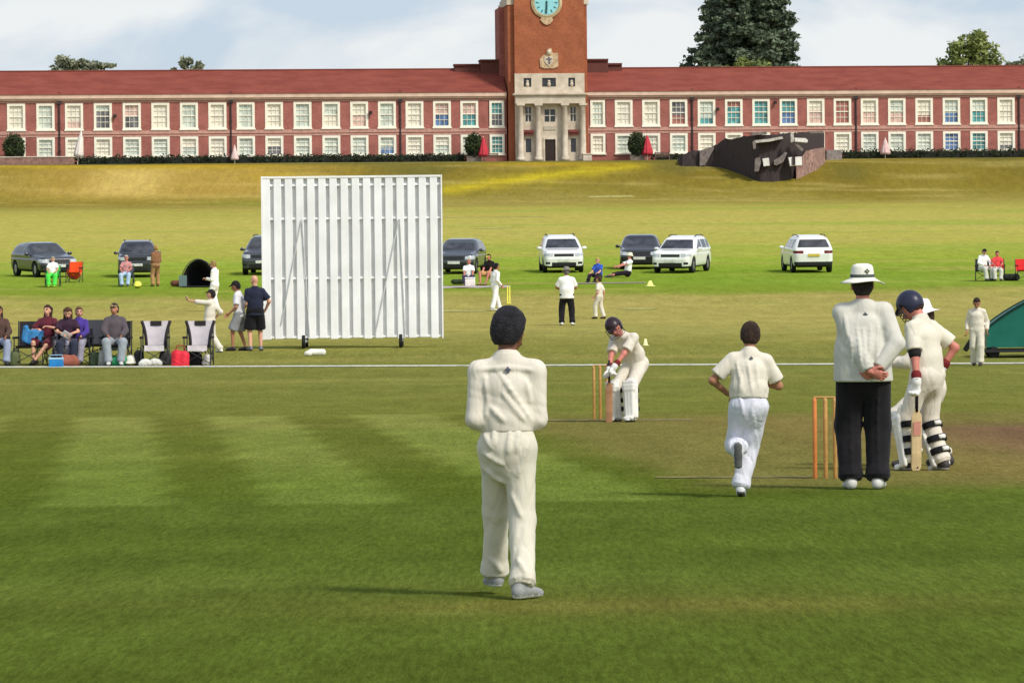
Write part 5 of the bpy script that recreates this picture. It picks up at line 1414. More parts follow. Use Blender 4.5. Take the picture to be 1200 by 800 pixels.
pers('umpire in white jumper, black trousers and wide sun hat with hands clasped behind his back', 1013, 573, 307, 0,
    dict(footL=(-.105,.02,0,6,0), footR=(.105,-.02,0,-14,0), handL=(.035,-.215,.925), handR=(.10,-.195,.955), elbowL=(-.75,-.35,-.5), elbowR=(.75,-.35,-.5), palmL=(.8,-.15,-.35), palmR=(-.7,-.1,-.5), thumbL=(0,-.3,1), thumbR=(0,-.3,1), curl=.55, look=(0,-2,0), shrug=.022),
    dict(skin='red', hair=(52,44,40), hairvol=.006, hat=('sunhat', cloth('hat_cream', (232,230,216)), .19), shirt=(UWHITE,'long',-.085,1.2), trousers=(BLACKT,'long',1.22), build=1.11, belly=.02, shoulder=1.0, sfold=.006, tfold=.004, screase=[(.008,(-.06,1.30),(-.03,.97)),(.008,(-.01,1.26),(.0,1.0)),(.007,(.05,1.28),(.03,1.0)),(.007,(.11,1.30),(.09,1.02)),(.006,(-.11,1.2),(-.09,.9)),(.007,(-.15,1.36),(-.13,1.2))], tcrease=[(.007,(-.10,.80),(-.105,.15)),(.007,(.105,.78),(.105,.15))], crest=True, shoes=(214,212,206), sole=180, cres=.0105), N, hat=.035, fine=.006)
o4, j4 = pers('batsman at the near wicket in navy helmet and pads, head bowed, left arm hanging', 1086, 551, 347, 48,
    dict(pel=(0,-.02,.92), lean=(13,0,0), look=(10,30,0), footL=(-.12,.08,0,8,0), footR=(.12,-.10,0,-12,0), handL=(-.27,-.10,.80), handR=(.24,.0,.95), elbowL=(-.3,-1,0), elbowR=(.75,-.8,.1), palmL=(0,.1,-1), curl=.9),
    dict(skin='red', hair=(70,48,34), hairvol=.006, head=1.06, hat=('helmet', C('helmet_navy', (44,46,66), rough=.35)), shirt=(CREAM2,'short',-.02,1.05), trousers=(CREAM,'long',1.0), gloves=cloth('glove_white', (232,230,224)), pads=True, armguard=True, shoes=(60,56,56), sole=200, cres=.0105, sfold=.007), N, fine=.007, extra=1.06)
hL = world(o4, j4['wrL'])
bt = ground(1073.5, 551.5); tp = Vector((hL.x, hL.y-.02, hL.z+.02)); ax_ = (tp-bt).normalized()
bat('cricket bat held upright with its toe on the ground beside the near batsman\'s pads', bt+ax_*.86, bt+Vector((0,0,.005)), (0.25,-1,0), s=.9)
pers('crouching close fielder in whites and white hat half hidden between umpire and near batsman', 1077, 546, 356, 82,
    dict(pel=(0,-.12,.76), lean=(6,0,0), look=(0,6,0), footL=(-.14,.06,0,10,0), footR=(.16,-.25,0,-10,0), kneeL=(-.3,1,0), kneeR=(.3,1,0), handL=(-.1,.34,1.0), handR=(.1,.34,1.0), elbowL=(-.6,-.3,-1), elbowR=(.6,-.3,-1)),
    dict(skin='fair', hair=(80,60,40), hat=('sunhat', cloth('hat_white', (244,243,238)), .165), shirt=(CREAM,'long',-.02,1.05), trousers=(CREAM,'long',1.1), shoes=(64,60,58), sole=60, cres=.012), .0155, extra=1.13)
o6, j6 = pers('batsman at the far wicket crouching over his bat in maroon helmet and white pads', 733, 494, 366, 140,
    dict(pel=(.03,-.28,.83), lean=(54,4,6), look=(24,-20,6), footL=(-.155,.04,0,15,0), footR=(.155,-.02,0,-10,0), kneeL=(-.1,1,0), kneeR=(.1,1,0), handL=(-.04,.36,.72), handR=(.02,.36,.64), elbowL=(-.8,-.3,-.1), elbowR=(.8,-.5,0), palmL=(.3,.2,-1), palmR=(0,.2,-1), curl=1.0),
    dict(skin='red', hair=(50,36,30), hairvol=.006, head=1.1, hat=('helmet', C('helmet_maroon', (50,34,40), rough=.35)), shirt=(CREAM,'short',-.02,1.05), trousers=(CREAM,'long',1.0), gloves=cloth('glove_white', (232,230,224)), pads=True, shoes=(222,222,218), sole=60, cres=.012), .013, fine=.008, extra=1.13)
hR = world(o6, j6['wrR']); bt = ground(714, 494.9); ax_ = (Vector((hR.x,hR.y,hR.z+.06))-bt).normalized()
bat('cricket bat grounded in front of the far crouching batsman', bt+ax_*.80, bt, (-.4,-1,.2), m=mat('bat_oiled_willow', lin((176,128,92)), rough=.5, amt=.15, scale=9), s=.82, sticker=None)
pers('far umpire in white coat and black trousers with grey hat, back to the camera', 664.5, 381, 312, 4,
    dict(footL=(-.16,0,0,10,0), footR=(.16,-.06,0,-20,0), handL=(-.10,.24,1.05), handR=(.10,.24,1.05), elbowL=(-1,-.3,-.2), elbowR=(1,-.3,-.2), look=(0,14,0)),
    dict(skin='tan', hair=(120,116,112), hat=('sunhat', cloth('hat_grey', (132,128,124)), .15), shirt=(WFAR,'short',-.13,1.15), trousers=(BLACKT,'long',1.1), build=1.1, belly=.02, shoulder=1.1, shoes=(225,225,220)), FAR, hat=.02)
pers('small boy fielder in whites and red cap beside the far umpire', 702.5, 373.5, 323.5, 60,
    dict(footL=(-.1,.12,0,0,0), footR=(.1,-.16,0,0,0), handL=(-.22,.1,.9), handR=(.24,-.05,.86)),
    dict(skin='fair', hair=(70,50,36), head=1.12, hat=('cap', C('cap_red', (150,58,62))), shirt=(CREAM,'short',.0), trousers=(CREAM2,'long',1.1), shoes=(60,50,44)), FAR)
pers('fielder in bright whites with dark hair standing behind the front fielder\'s head', 580.5, 364, 308, -55,
    dict(footL=(-.10,.26,0,0,0), footR=(.1,-.20,0,0,0), lean=(6,0,0), handL=(-.16,.22,1.0), handR=(.22,.12,.92)),
    dict(skin='tan', hair=(26,22,22), head=1.06, shirt=(WFAR,'long',.0), trousers=(WFAR,'long',1.1), shoes=(220,220,215)), FAR)
pers('fielder in bright whites standing in front of the black pop-up tent', 252, 365, 304.5, 70,
    dict(footL=(-.09,.1,0,0,0), footR=(.09,-.06,0,0,0), handL=(-.1,.26,1.12), handR=(.12,.25,1.1), look=(0,20,0)),
    dict(skin='fair', hair=(168,140,84), head=1.02, hat=('cap', C('cap_straw', (196,176,104))), shirt=(WFAR,'long',.0), trousers=(WFAR,'long',1.1), shoes=(225,225,220)), FAR)
pers('boy in whites and dark cap stretching one arm out beside an empty grey chair', 246, 413, 337, 62,
    dict(pel=(-.0,.0,.88), footL=(-.12,.20,0,0,0), footR=(.22,-.20,0,-20,0), lean=(-4,6,10), handL=(-.36,.52,1.42), handR=(.30,.02,.92), elbowL=(-.3,-.5,-1), palmL=(-.3,.5,.6), look=(10,0,0)),
    dict(skin='fair', hair=(40,32,28), head=1.1, hat=('cap', C('cap_dark', (44,40,40))), shirt=(CREAM,'rolled',-.04,1.08), trousers=(CREAM,'long',1.15), shoes=(238,238,232)), .02)
pers('boy in white T-shirt and grey shorts and dark cap standing left of the sight screen', 281, 411, 328.5, 75,
    dict(footL=(-.12,.14,0,0,0), footR=(.12,-.12,0,0,0), handL=(-.2,.2,.93), handR=(.22,.1,.92), look=(5,10,0), lean=(6,0,0)),
    dict(skin='tan', hair=(30,26,26), head=1.06, hat=('cap', C('cap_charcoal', (36,36,40))), shirt=(cloth('tee_pale', (222,222,226)),'short',-.10,1.1), trousers=(cloth('shorts_grey', (140,142,146)),'short',1.25), shoes=(48,46,48)), .02)
pers('bald man in navy top and black shorts standing beside the sight screen', 299.5, 411, 321.5, 10,
    dict(footL=(-.12,-.06,0,10,0), footR=(.13,.06,0,-15,0), handL=(-.12,.22,1.0), handR=(.24,.08,.92), elbowR=(1,-.6,0), look=(20,6,0)),
    dict(skin='fair', hair=(150,120,90), bald=True, shirt=(cloth('navy_top', (40,44,62)),'short',-.13,1.05), trousers=(cloth('shorts_black', (28,28,32)),'short',1.3), build=1.06, shoes=(110,112,118)), .02)
pers('boy in cream whites walking head down beside the green pitch cover', 1145.5, 428.5, 347.5, 172,
    dict(footL=(-.08,.14,0,0,0), footR=(.09,-.12,0,0,0), handL=(-.25,.06,.90), handR=(.26,.05,.88), look=(0,26,0), lean=(4,0,0)),
    dict(skin='tan', hair=(56,38,28), head=1.05, shirt=(CREAM,'long',-.02,1.05), trousers=(CREAM2,'long',1.15), shoes=(60,56,52)), .017)
b0 = ground(1131.5, 412.5); b1 = at(1137.5, 402, b0.y)
bt = at(1130.5, 411, ground(1145,428).y); bt2 = at(1139.5, 397, ground(1145,428).y); bat('dark cricket bat carried by the boy beside the green cover', bt2+(bt2-bt).normalized()*.3, bt, (0,-1,.3), m=C('bat_dark', (58,54,50)), sticker=None)

# ------------------------------------------------------------------ folding chairs
STEEL = mat('chair_steel', lin((64,66,70)), rough=.4, metal=.5)
def camp_chair(px, py, heading, label, backc, seatc, w=.54, hb=.92, style='plain', frame=STEEL, loc=None):
    r = empty('folding_chair', loc if loc is not None else ground(px, py), R(heading), label, 'chair', 'folding chairs of the spectators')
    hw = w/2; sh2 = .40
    # front looks along +y
    g = MB(); V = []; 
    for j in range(9):
        t = j/8; y = .25-.5*t; z = sh2+.03-.05*math.sin(math.pi*t)
        V += [(-hw+.02, y, z), (hw-.02, y, z)]
    V2 = [(a, b_, c-.012) for a, b_, c in V]
    F_ = [(2*j,2*j+1,2*j+3,2*j+2) for j in range(8)]+[(18+2*j+2,18+2*j+3,18+2*j+1,18+2*j) for j in range(8)]+[(2*j,2*j+2,18+2*j+2,18+2*j) for j in range(8)]+[(2*j+1,18+2*j+1,18+2*j+3,2*j+3) for j in range(8)]
    g.add(V+V2, F_); g.build('seat', seatc, r)
    g = MB(); V = []; rows = 10
    for j in range(rows):
        t = j/(rows-1); z = sh2+.02+(hb-sh2-.02)*t; y = -.24-.10*t; kw = hw-.02
        if style == 'sport': kw = hw*(.62+.36*t**2.0)
        for i in range(5): s_ = -1+i/2; V.append((kw*s_, y-.035*(1-s_*s_), z))
    nn = len(V); V2 = [(a, b_-.014, c) for a, b_, c in V]; F_ = []
    for j in range(rows-1):
        for i in range(4): a = j*5+i; F_ += [(a,a+1,a+6,a+5), (nn+a+5,nn+a+6,nn+a+1,nn+a)]
    g.add(V+V2, F_); bk = g.build('backrest', backc, r, smooth=True)
    if style == 'sport':
        for sg in (-1,1):
            P_ = [(sg*hw*(.62+.36*t**2)+sg*.03, -.25-.10*t, sh2+.03+(hb-sh2-.03)*t) for t in [k/8 for k in range(9)]]
            g = MB(); g.tube(P_, .035, 8); g.build('side_bolster', C('bolster_dark', (48,44,46)), bk, smooth=True)
        g = MB(); g.box(-hw*.42,hw*.42,-.40,-.335,hb-.10,hb-.0); g.build('headrest_pad', C('bolster_dark', (48,44,46)), bk)
        g = MB(); g.box(-hw*.75,hw*.75,.24,.275,sh2-.09,sh2+.03); g.build('front_band', C('chair_band', (214,208,210)), r)
    g = MB()
    for sg in (-1,1): g.tube([(sg*hw,-.30,.0),(sg*hw,-.26,sh2),(sg*hw,-.345,hb+.01)], .014, 8)
    g.build('back_frame', frame, r)
    for sx in (-1,1):
        g = MB(); g.tube([(sx*hw,.26,.0),(sx*hw,.26,.60)], .013, 8); g.build('leg', frame, r)
        g = MB(); g.tube([(sx*(hw+.005),-.28,.60),(sx*(hw+.01),.30,.60)], .026, 8); g.build('armrest', C('arm_pad', (34,34,38)), r, smooth=True)
        g = MB(); g.tube([(sx*hw,.25,.03),(sx*hw,-.26,sh2-.02)], .010, 6); g.tube([(sx*hw,-.29,.03),(sx*hw,.25,sh2-.02)], .010, 6); g.build('cross_brace', frame, r)
    g = MB(); g.tube([(-hw,.255,.04),(hw,.255,sh2-.03)], .010, 6); g.tube([(hw,.262,.04),(-hw,.262,sh2-.03)], .010, 6); g.build('front_brace', frame, r)
    return r
CH_D = cloth('chair_dark', (46,46,52)); CH_G = cloth('chair_pale_grey', (204,196,200)); CH_S = cloth('chair_slate', (72,74,80)); CH_R = cloth('chair_red', (214,50,52)); CH_O = cloth('chair_orange', (240,84,38))
camp_chair(-5, 428, 180, 'dark folding chair cut by the left edge of the photo', CH_D, CH_D)
camp_chair(36, 428, 176, 'dark folding chair with a blue jacket over its back', CH_D, CH_D, w=.62, hb=.95)
camp_chair(56, 427.5, 196, 'dark folding chair of the woman in maroon', CH_D, CH_D, hb=.72)
camp_chair(79, 428, 178, 'dark folding chair of the woman reading', CH_D, CH_D, hb=.8)
camp_chair(93.5, 427.5, 176, 'folding chair of the person in a purple jacket', CH_D, CH_D, hb=.78, w=.5)
camp_chair(106, 426, 180, 'empty slate grey folding chair between the purple jacket and the man in grey', CH_S, CH_S, w=.62, hb=.95)
camp_chair(136, 428, 176, 'dark folding chair under the person in grey jumper', CH_D, CH_D, w=.6, hb=.95)
camp_chair(182, 428, 180, 'empty pale grey folding chair between the person in grey and the red bag', CH_G, CH_D, w=.56, hb=.95, style='sport')
camp_chair(233, 428, 177, 'empty pale grey folding chair right of the red bag', CH_G, CH_D, w=.56, hb=.95, style='sport')
sp_g = 'seated spectators'
def seated(label, px, py, heading, H, W, P=None, res=.019, zs=.47):
    pz = zs*1.75/H
    base_ = dict(pel=(0,-.02,pz+.06), lean=(-8,0,0), footL=(-.13,.46,0,4,0), footR=(.13,.43,0,-4,0), kneeL=(-.2,.4,1), kneeR=(.2,.4,1), handL=(-.14,.30,pz+.16), handR=(.14,.30,pz+.16), elbowL=(-1,-.3,-.6), elbowR=(1,-.3,-.6), look=(0,8,0))
    base_.update(P or {})
    return person(label, ground(px, py), heading, H, base_, W, res, sp_g)
JEANS = cloth('jeans_pale', (150,160,182)); DKJ = cloth('jeans_dark', (50,54,70))
seated('spectator in brown top and pale jeans cut by the left edge', -1, 428, 190, 1.68, dict(skin='tan', hair=(60,44,34), longhair=True, shirt=(cloth('top_brown', (84,64,56)),'long',-.1), trousers=(JEANS,'long',1.1), shoes=(50,48,52)))
seated('woman with long brown hair in maroon dress with crossed bare legs', 55, 427.5, 165, 1.68, dict(skin='fair', hair=(66,40,30), longhair=True, dress=cloth('dress_maroon', (96,40,52)), shirt=(cloth('dress_maroon', (96,40,52)),'short',-.02), shoes=(34,30,32)),
    dict(footL=(.10,.52,.02,0,0), footR=(.16,.44,.0,0,0), kneeL=(-.6,.4,.6), kneeR=(.1,.4,1), handL=(-.16,.30,.86), handR=(.14,.2,.8), look=(-12,0,0)))
seated('woman with brown hair in dark plum top looking down at a white paper', 80, 428, 182, 1.62, dict(skin='fair', hair=(92,62,36), longhair=True, shirt=(cloth('top_plum', (58,38,54)),'short',-.1), trousers=(DKJ,'long',1.1), shoes=(120,70,60)), dict(look=(0,32,0), handL=(-.10,.30,.74), handR=(.10,.30,.74)))
seated('person in bright purple jacket and grey jeans beside the woman reading', 92, 427.5, 172, 1.60, dict(skin='fair', hair=(120,92,66), shirt=(cloth('jacket_purple', (76,58,142)),'long',-.12,1.05), trousers=(cloth('jeans_grey', (156,152,168)),'long',1.1), shoes=(70,66,76)), dict(look=(20,6,0)))
seated('person with sunglasses and dark hair in a grey jumper and pale jeans', 135, 428, 184, 1.76, dict(skin='tan', hair=(34,28,28), hat=('cap', C('cap_tan', (150,130,96))), shirt=(cloth('jumper_grey', (88,80,84)),'long',-.16,1.12), trousers=(cloth('jeans_silver', (150,158,164)),'long',1.1), build=1.1, shoes=(200,200,198)), dict(look=(-25,0,0)))
# things beside the chairs
def prop(name, label, cat, px, py, mb, m, rz=0, Y=None, group=None, smooth=False, bv=0):
    p = ground(px, py); o = mb.build(name, m, None, smooth=smooth, loc=p); o.rotation_euler = (0,0,R(rz)); tag(o, label, cat, group)
    if bv: bevel(o, bv)
    return o
def lump(prims, h, folds=0, seed=1, cut0=True, k=.06):
    f = sdf(prims, h, k=k)
    if folds: f.folds(seed, folds, .15)
    if cut0: f.cut((0,0,0), (0,0,-1))
    v, q = f.mesh(); g = MB(); g.V = [tuple(t) for t in v]; g.F = [tuple(t) for t in q]; return g
A = lambda *v: np.array(v, float)
g = MB(); g.box(-.15,.15,-.11,.11,0,.16); o = prop('cool_box', 'small bright blue cool box on the boundary in front of the woman in maroon', 'cool box', 66, 430, g, C('box_blue', (40,130,196), rough=.4), bv=.02)
g = MB(); g.box(-.155,.155,-.115,.115,.163,.20); l_ = g.build('lid', C('lid_pale', (168,206,230), rough=.4), o); bevel(l_, .01); g = MB(); g.tube([(-.15,-.0,.14),(-.13,0,.26),(.13,0,.26),(.15,0,.14)], .008, 6); g.build('handle', C('lid_pale', (168,206,230)), o)
prop('picnic_bag', 'reddish brown soft bag at the feet of the woman reading', 'bag', 81, 429, lump([('e',A(-.12,0,.08),A(.12,0,.08),(.12,.10),(.12,.10),A(0,0,1)),('c',A(-.1,0,.2),A(.1,0,.2),.05,.05)], .016, .012, 2), C('bag_russet', (150,88,70)))
prop('carrier_bag', 'green carrier bag at the feet of the person in grey jumper', 'bag', 142, 428.5, lump([('e',A(-.11,0,.08),A(.11,0,.08),(.13,.11),(.12,.09),A(0,0,1))], .016, .016, 4), C('bag_green', (52,150,100)))
prop('helmet', 'cream cricket helmet lying on the grass right of the green bag', 'helmet', 153, 428.3, lump([('o',A(0,0,.10),np.eye(3),A(.14,.15,.13)),('e',A(0,-.1,.06),A(0,-.19,.05),(.10,.02),(.08,.015),A(1,0,0))], .015), C('helmet_cream', (222,220,206), rough=.4), smooth=True)
for px, py, l_ in ((169,429,'left one of two crumpled white bags under the empty pale chair'),(181,428.5,'right one of two crumpled white bags under the empty pale chair')):
    prop('white_bag', l_, 'bag', px, py, lump([('o',A(0,0,.06),np.eye(3),A(.12,.08,.09)),('o',A(.08,0,.05),np.eye(3),A(.07,.06,.07))], .014, .014, px), C('bag_white', (214,214,206)), group='crumpled white bags')
o = prop('holdall', 'bright red round bag between the two empty pale grey chairs', 'bag', 211.5, 429, lump([('e',A(-.07,0,.02),A(-.08,0,.24),(.12,.13),(.11,.11),A(1,0,0)),('e',A(.07,0,.02),A(.08,0,.22),(.12,.13),(.11,.11),A(1,0,0))], .014, .016, 6), C('bag_red', (214,40,58), rough=.6), smooth=True)
g = MB(); g.tube([(-.1,0,.34),(-.07,0,.44),(.07,0,.44),(.1,0,.34)], .012, 6); g.build('handle', C('bag_red_dark', (150,30,44)), o)
pj = ground(34, 428)
o = prop('jacket', 'bright blue jacket slung over the dark folding chair', 'jacket', 34, 428, lump([('e',A(-.14,.10,.72),A(-.12,.12,.50),(.16,.05),(.17,.06),A(1,0,0)),('c',A(.05,.1,.82),A(.10,.12,.56),.06,.05)], .018, .02, 3, cut0=False), C('jacket_blue', (62,132,186)), rz=180)
o = prop('coat', 'crumpled lavender coat hanging between the two women', 'coat', 67, 427.8, lump([('e',A(0,0,.46),A(.03,0,.2),(.09,.07),(.15,.10),A(1,0,0)),('c',A(-.02,0,.5),A(-.01,0,.66),.05,.03)], .018, .025, 3), C('coat_lavender', (176,166,178)))
# more of the spectators' clutter
def sack(px, py, label, c, srgb, w=.13, h=.30, cat='bag', name='rucksack'):
    o = prop(name, label, cat, px, py, lump([('e',A(-.02,0,.05),A(.0,-.02,h*.8),(w,.11),(w*.85,.09),A(1,0,0)),('e',A(0,.09,.06),A(0,.09,h*.4),(w*.7,.05),(w*.65,.04),A(1,0,0))], .015, .012, int(px)), C('sack_'+c, srgb))
    g = MB(); g.tube([(-.04,-.02,h*.8+.07),(-.03,-.02,h*.8+.14),(.03,-.02,h*.8+.14),(.04,-.02,h*.8+.07)], .010, 6); g.build('handle', C('strap_dark', (30,30,34)), o)
    return o
sack(18, 428.5, 'olive rucksack on the grass between the two leftmost chairs', 'olive', (92,100,66)); sack(113, 428.5, 'dark green rucksack under the empty slate chair', 'forest', (60,74,52), .15, .26)
sack(122, 428.5, 'grey rucksack left of the person in grey jumper', 'ash', (150,152,148), .12, .34); sack(163, 428.2, 'black rucksack leaning on the left empty pale chair', 'black', (34,34,38), .12, .3)
sack(194, 427.6, 'dark grey rucksack under the right side of the left empty pale chair', 'slate', (66,62,64), .15, .27); sack(228, 428, 'black kit sack under the empty pale chair right of the red bag', 'ink', (28,28,32), .2, .25); sack(243, 428, 'pale kit sack with dark top under the rightmost empty pale chair', 'bone', (206,200,196), .1, .2)
hp = ground(80,428)
g = MB(); g.box(-.10,.10,-.005,.005,-.08,.08, Matrix.Rotation(R(38),4,'X') @ Matrix.Rotation(R(40),4,'Y')); o = g.build('paper', C('paper_white', (240,238,240)), None, loc=hp+Vector((0,-.36,.66))); tag(o, 'white paper held by the woman in plum top', 'paper')
o = prop('white_bag', 'long white kit bag lying under the left half of the sight screen', 'bag', 371, 416.5, lump([('e',A(-.13,0,.07),A(.13,0,.07),(.08,.08),(.08,.08),A(0,0,1))], .014, .006, 2), C('bag_bright', (240,240,228)), smooth=True)
o = prop('white_bag', 'small white bag beside the long kit bag under the sight screen', 'bag', 361, 417, lump([('o',A(0,0,.05),np.eye(3),A(.09,.07,.07))], .014, .005, 3), C('bag_bright2', (228,228,212)), smooth=True)

# ------------------------------------------------------------------ people and things by the cars
def sit_ground(label, px, py, heading, H, W, P=None):
    b_ = dict(pel=(0,-.05,.14), lean=(2,0,0), footL=(-.14,.62,.0,0,0), footR=(.14,.62,.0,0,0), kneeL=(-.3,.2,1), kneeR=(.3,.2,1), handL=(-.16,.36,.40), handR=(.16,.36,.40), look=(0,8,0))
    b_.update(P or {}); return person(label, ground(px, py), heading, H, b_, W, FAR, 'people sitting by the cars')
def by_chair(px, py, heading, label, c):
    return camp_chair(px, py, heading, label, c, c, w=.58, hb=.86)
by_chair(62, 336, 180, 'green folding chair in front of the hatchback at far left', cloth('chair_lime', (70,190,70)))
seated('child in white top and bright green trousers in front of the dark hatchback', 62, 336.3, 178, 1.55, dict(skin='fair', hair=(190,180,160), shirt=(WFAR,'short',-.08,1.1), trousers=(cloth('lime', (88,226,84)),'long',1.3), shoes=(160,210,60)), res=FAR)
by_chair(87, 331, 170, 'bright orange folding chair right of the child in green', CH_O); by_chair(148, 335.5, 180, 'folding chair of the person in pink in front of the boxy car', cloth('chair_bluegrey', (96,104,112)))
f_ = lump([('o',A(0,0,.30),np.eye(3),A(.30,.22,.30))], .03, .01, 5); prop('bag', 'big round orange bag propped on the orange chair', 'bag', 87, 330.5, f_, C('bag_orange', (244,82,32)), smooth=True).location.z += .10
seated('person in pink top and pale blue trousers sitting before the boxy dark car', 148, 335.8, 176, 1.62, dict(skin='red', hair=(208,190,170), shirt=(cloth('pink_top', (196,138,136)),'short',-.08), trousers=(cloth('pale_blue', (176,200,226)),'long',1.2), shoes=(60,66,80)), res=FAR)
pers('person in brown top and tan trousers standing at the wing of the boxy car', 183, 335.5, 287, 30, dict(footL=(-.14,0,0,10,0), footR=(.14,.1,0,-10,0), handL=(-.1,.2,1.0), handR=(.12,.22,1.05)), dict(skin='fair', hair=(190,150,90), shirt=(cloth('brown_shirt', (140,100,70)),'long',-.12,1.1), trousers=(cloth('tan_trousers', (176,136,92)),'long',1.1), shoes=(130,110,60)), FAR)
prop('helmet', 'yellow helmet on the grass in front of the boxy dark car', 'helmet', 161.5, 337.5, lump([('o',A(0,0,.13),np.eye(3),A(.16,.18,.15)),('e',A(0,-.12,.10),A(0,-.24,.08),(.12,.03),(.1,.02),A(1,0,0))], .02), C('yellow_gloss', (232,228,90), rough=.4), smooth=True)
prop('kit_bag', 'brown holdall on the grass left of the black pop-up tent', 'bag', 207.5, 335.5, lump([('e',A(-.14,0,.12),A(.14,0,.12),(.13,.13),(.13,.13),A(0,0,1))], .02, .01, 8), C('bag_brown', (110,70,50)))
# pop-up tent
pt = ground(234, 336); rt = empty('popup_tent', pt, R(172), 'black pop-up tent with open front behind a fielder in whites', 'tent')
kt = pt.y/FPX
TB = cloth('tent_black', (22,22,24)); TG = cloth('tent_teal', (112,134,132))
rw, rh2 = 21*kt, 32*kt
f_ = sdf([('o', A(0,0,0), np.eye(3), A(rw, .95, rh2))], .035, k=.01)
x, y, z = f_.grid(); inner = (np.sqrt((x/(rw-.03))**2+((y-.30)/.95)**2+(z/(rh2-.04))**2)-1)*.9
f_.F = np.maximum(f_.F, (-inner).astype(np.float32)); f_.cut((0,0,0), (0,0,-1))
v_t, q_t = f_.mesh(); mesh_obj('canopy', v_t, q_t, TB, rt, smooth=True)
g = MB(); g.box(rw*.55,rw*.98,.62,.66,.02,rh2*.42); sp2 = g.build('side_panel', TG, rt)
g = MB(); g.box(-rw*.9,rw*.9,-.7,.9,.0,.03); g.build('groundsheet', C('tent_floor', (70,66,64)), rt)
g = MB()
g.tube([(rw*math.cos(t)*1.0, .28, rh2*math.sin(t)*1.0+.01) for t in [k*math.pi/16 for k in range(17)]], .02, 6); g.build('hoop', STEEL, rt)
# picnic by the screen
bk0 = ground(553, 336.5); g = MB(); n_ = 14
V = []; F_ = []
for i in range(n_+1):
    for j in range(7):
        x = -1.5+3.0*i/n_; y = -.9+1.8*j/6; V.append((x, y, float(hgt(bk0.x+x, bk0.y+y))-bk0.z+.03+.012*math.sin(5*x+3*y)))
for i in range(n_):
    for j in range(6): a = i*7+j; F_.append((a,a+7,a+8,a+1))
o = mesh_obj('picnic_blanket', V, F_, cloth('blanket_mauve', (176,160,160)), loc=bk0, smooth=True); tag(o, 'dull mauve picnic blanket spread right of the sight screen', 'blanket'); sm_ = o.modifiers.new('thick', 'SOLIDIFY'); sm_.thickness = .02
sit_ground('person in white T-shirt sitting on the picnic blanket before the grey car', 549.5, 334, 178, 1.68, dict(skin='red', hair=(196,170,150), shirt=(WFAR,'short',-.05,1.1), trousers=(cloth('dark_purple', (66,56,84)),'long',1.1), shoes=(90,84,80)), dict(pel=(0,-.05,.30)))
g = MB(); g.box(-.20,.20,-.14,.14,.0,.30); o = prop('cool_box', 'white cool box on the picnic blanket', 'cool box', 551, 335.6, g, C('cool_white', (238,232,222), rough=.4), bv=.03); g = MB(); g.box(-.21,.21,-.15,.15,.303,.36); l_ = g.build('lid', C('cool_lid', (246,244,240), rough=.4), o); bevel(l_, .02)
sit_ground('person in black top and yellow cap sitting at the right end of the picnic blanket', 573, 334, 150, 1.72, dict(skin='red', hair=(40,30,26), hat=('cap', C('cap_yellow', (228,204,84))), shirt=(cloth('black_top', (30,24,26)),'short',-.05,1.1), trousers=(cloth('peach_shorts', (206,160,110)),'short',1.2), shoes=(150,120,90)), dict(pel=(0,-.05,.45), footL=(-.14,.5,0,0,0), footR=(.14,.46,0,0,0)))
g = MB(); f_ = lump([('e',A(-.16,0,.1),A(.16,0,.1),(.1,.1),(.1,.1),A(0,0,1))], .02, .012, 8); prop('kit_bag', 'dark olive kit bag lying on the left of the picnic blanket', 'bag', 536, 333, f_, C('bag_olive', (46,58,34)))
sit_ground('child in royal blue top with fair hair sitting on the grass behind a small fielder', 700.5, 331, 150, 1.6, dict(skin='fair', hair=(206,180,90), head=1.08, shirt=(cloth('royal_blue', (58,92,186)),'short',-.04,1.15), trousers=(cloth('black_joggers', (34,26,36)),'long',1.1), shoes=(40,34,36)), dict(pel=(0,-.05,.28), footL=(-.2,.6,0,0,0)))
sit_ground('person in white top and sun hat lounging in front of the black car', 729.5, 325, 115, 1.72, dict(skin='red', hair=(70,50,40), hat=('sunhat', cloth('hat_lemon', (240,238,206)), .15), shirt=(WFAR,'short',-.05,1.1), trousers=(cloth('black_joggers', (34,26,36)),'crop',1.1), shoes=(70,60,60)), dict(pel=(0,-.25,.22), lean=(-14,0,0), footL=(-.12,.66,0,0,0), footR=(.12,.60,0,0,0), kneeL=(-.3,.1,.6), kneeR=(.3,.1,.6)))
o = prop('rug', 'grey rug on the grass under the two people left of the black car', 'rug', 712, 332, MB().box(-1.5,1.5,-.5,.5,.0,.04), cloth('rug_grey', (170,158,156)))
g = MB(); g.lathe([(0,.0),(.22,.0),(.22,.02),(.13,.04),(.05,.22),(.03,.22),(0,.215)], 16); prop('marker_cone', 'pale yellow marker cone alone on the outfield right of the small fielder', 'cone', 762, 335.5, g, C('cone_pale', (240,234,140)), smooth=True)
g = MB(); g.lathe([(0,.0),(.13,.0),(.13,.02),(.09,.05),(.04,.3),(.02,.3),(0,.295)], 16); prop('marker_cone', 'pale yellow marker cone on the boundary behind the far batsman\'s hip', 'cone', 756.5, 405, g, C('cone_cream', (236,232,170)), smooth=True).scale = (.6,.6,.55)
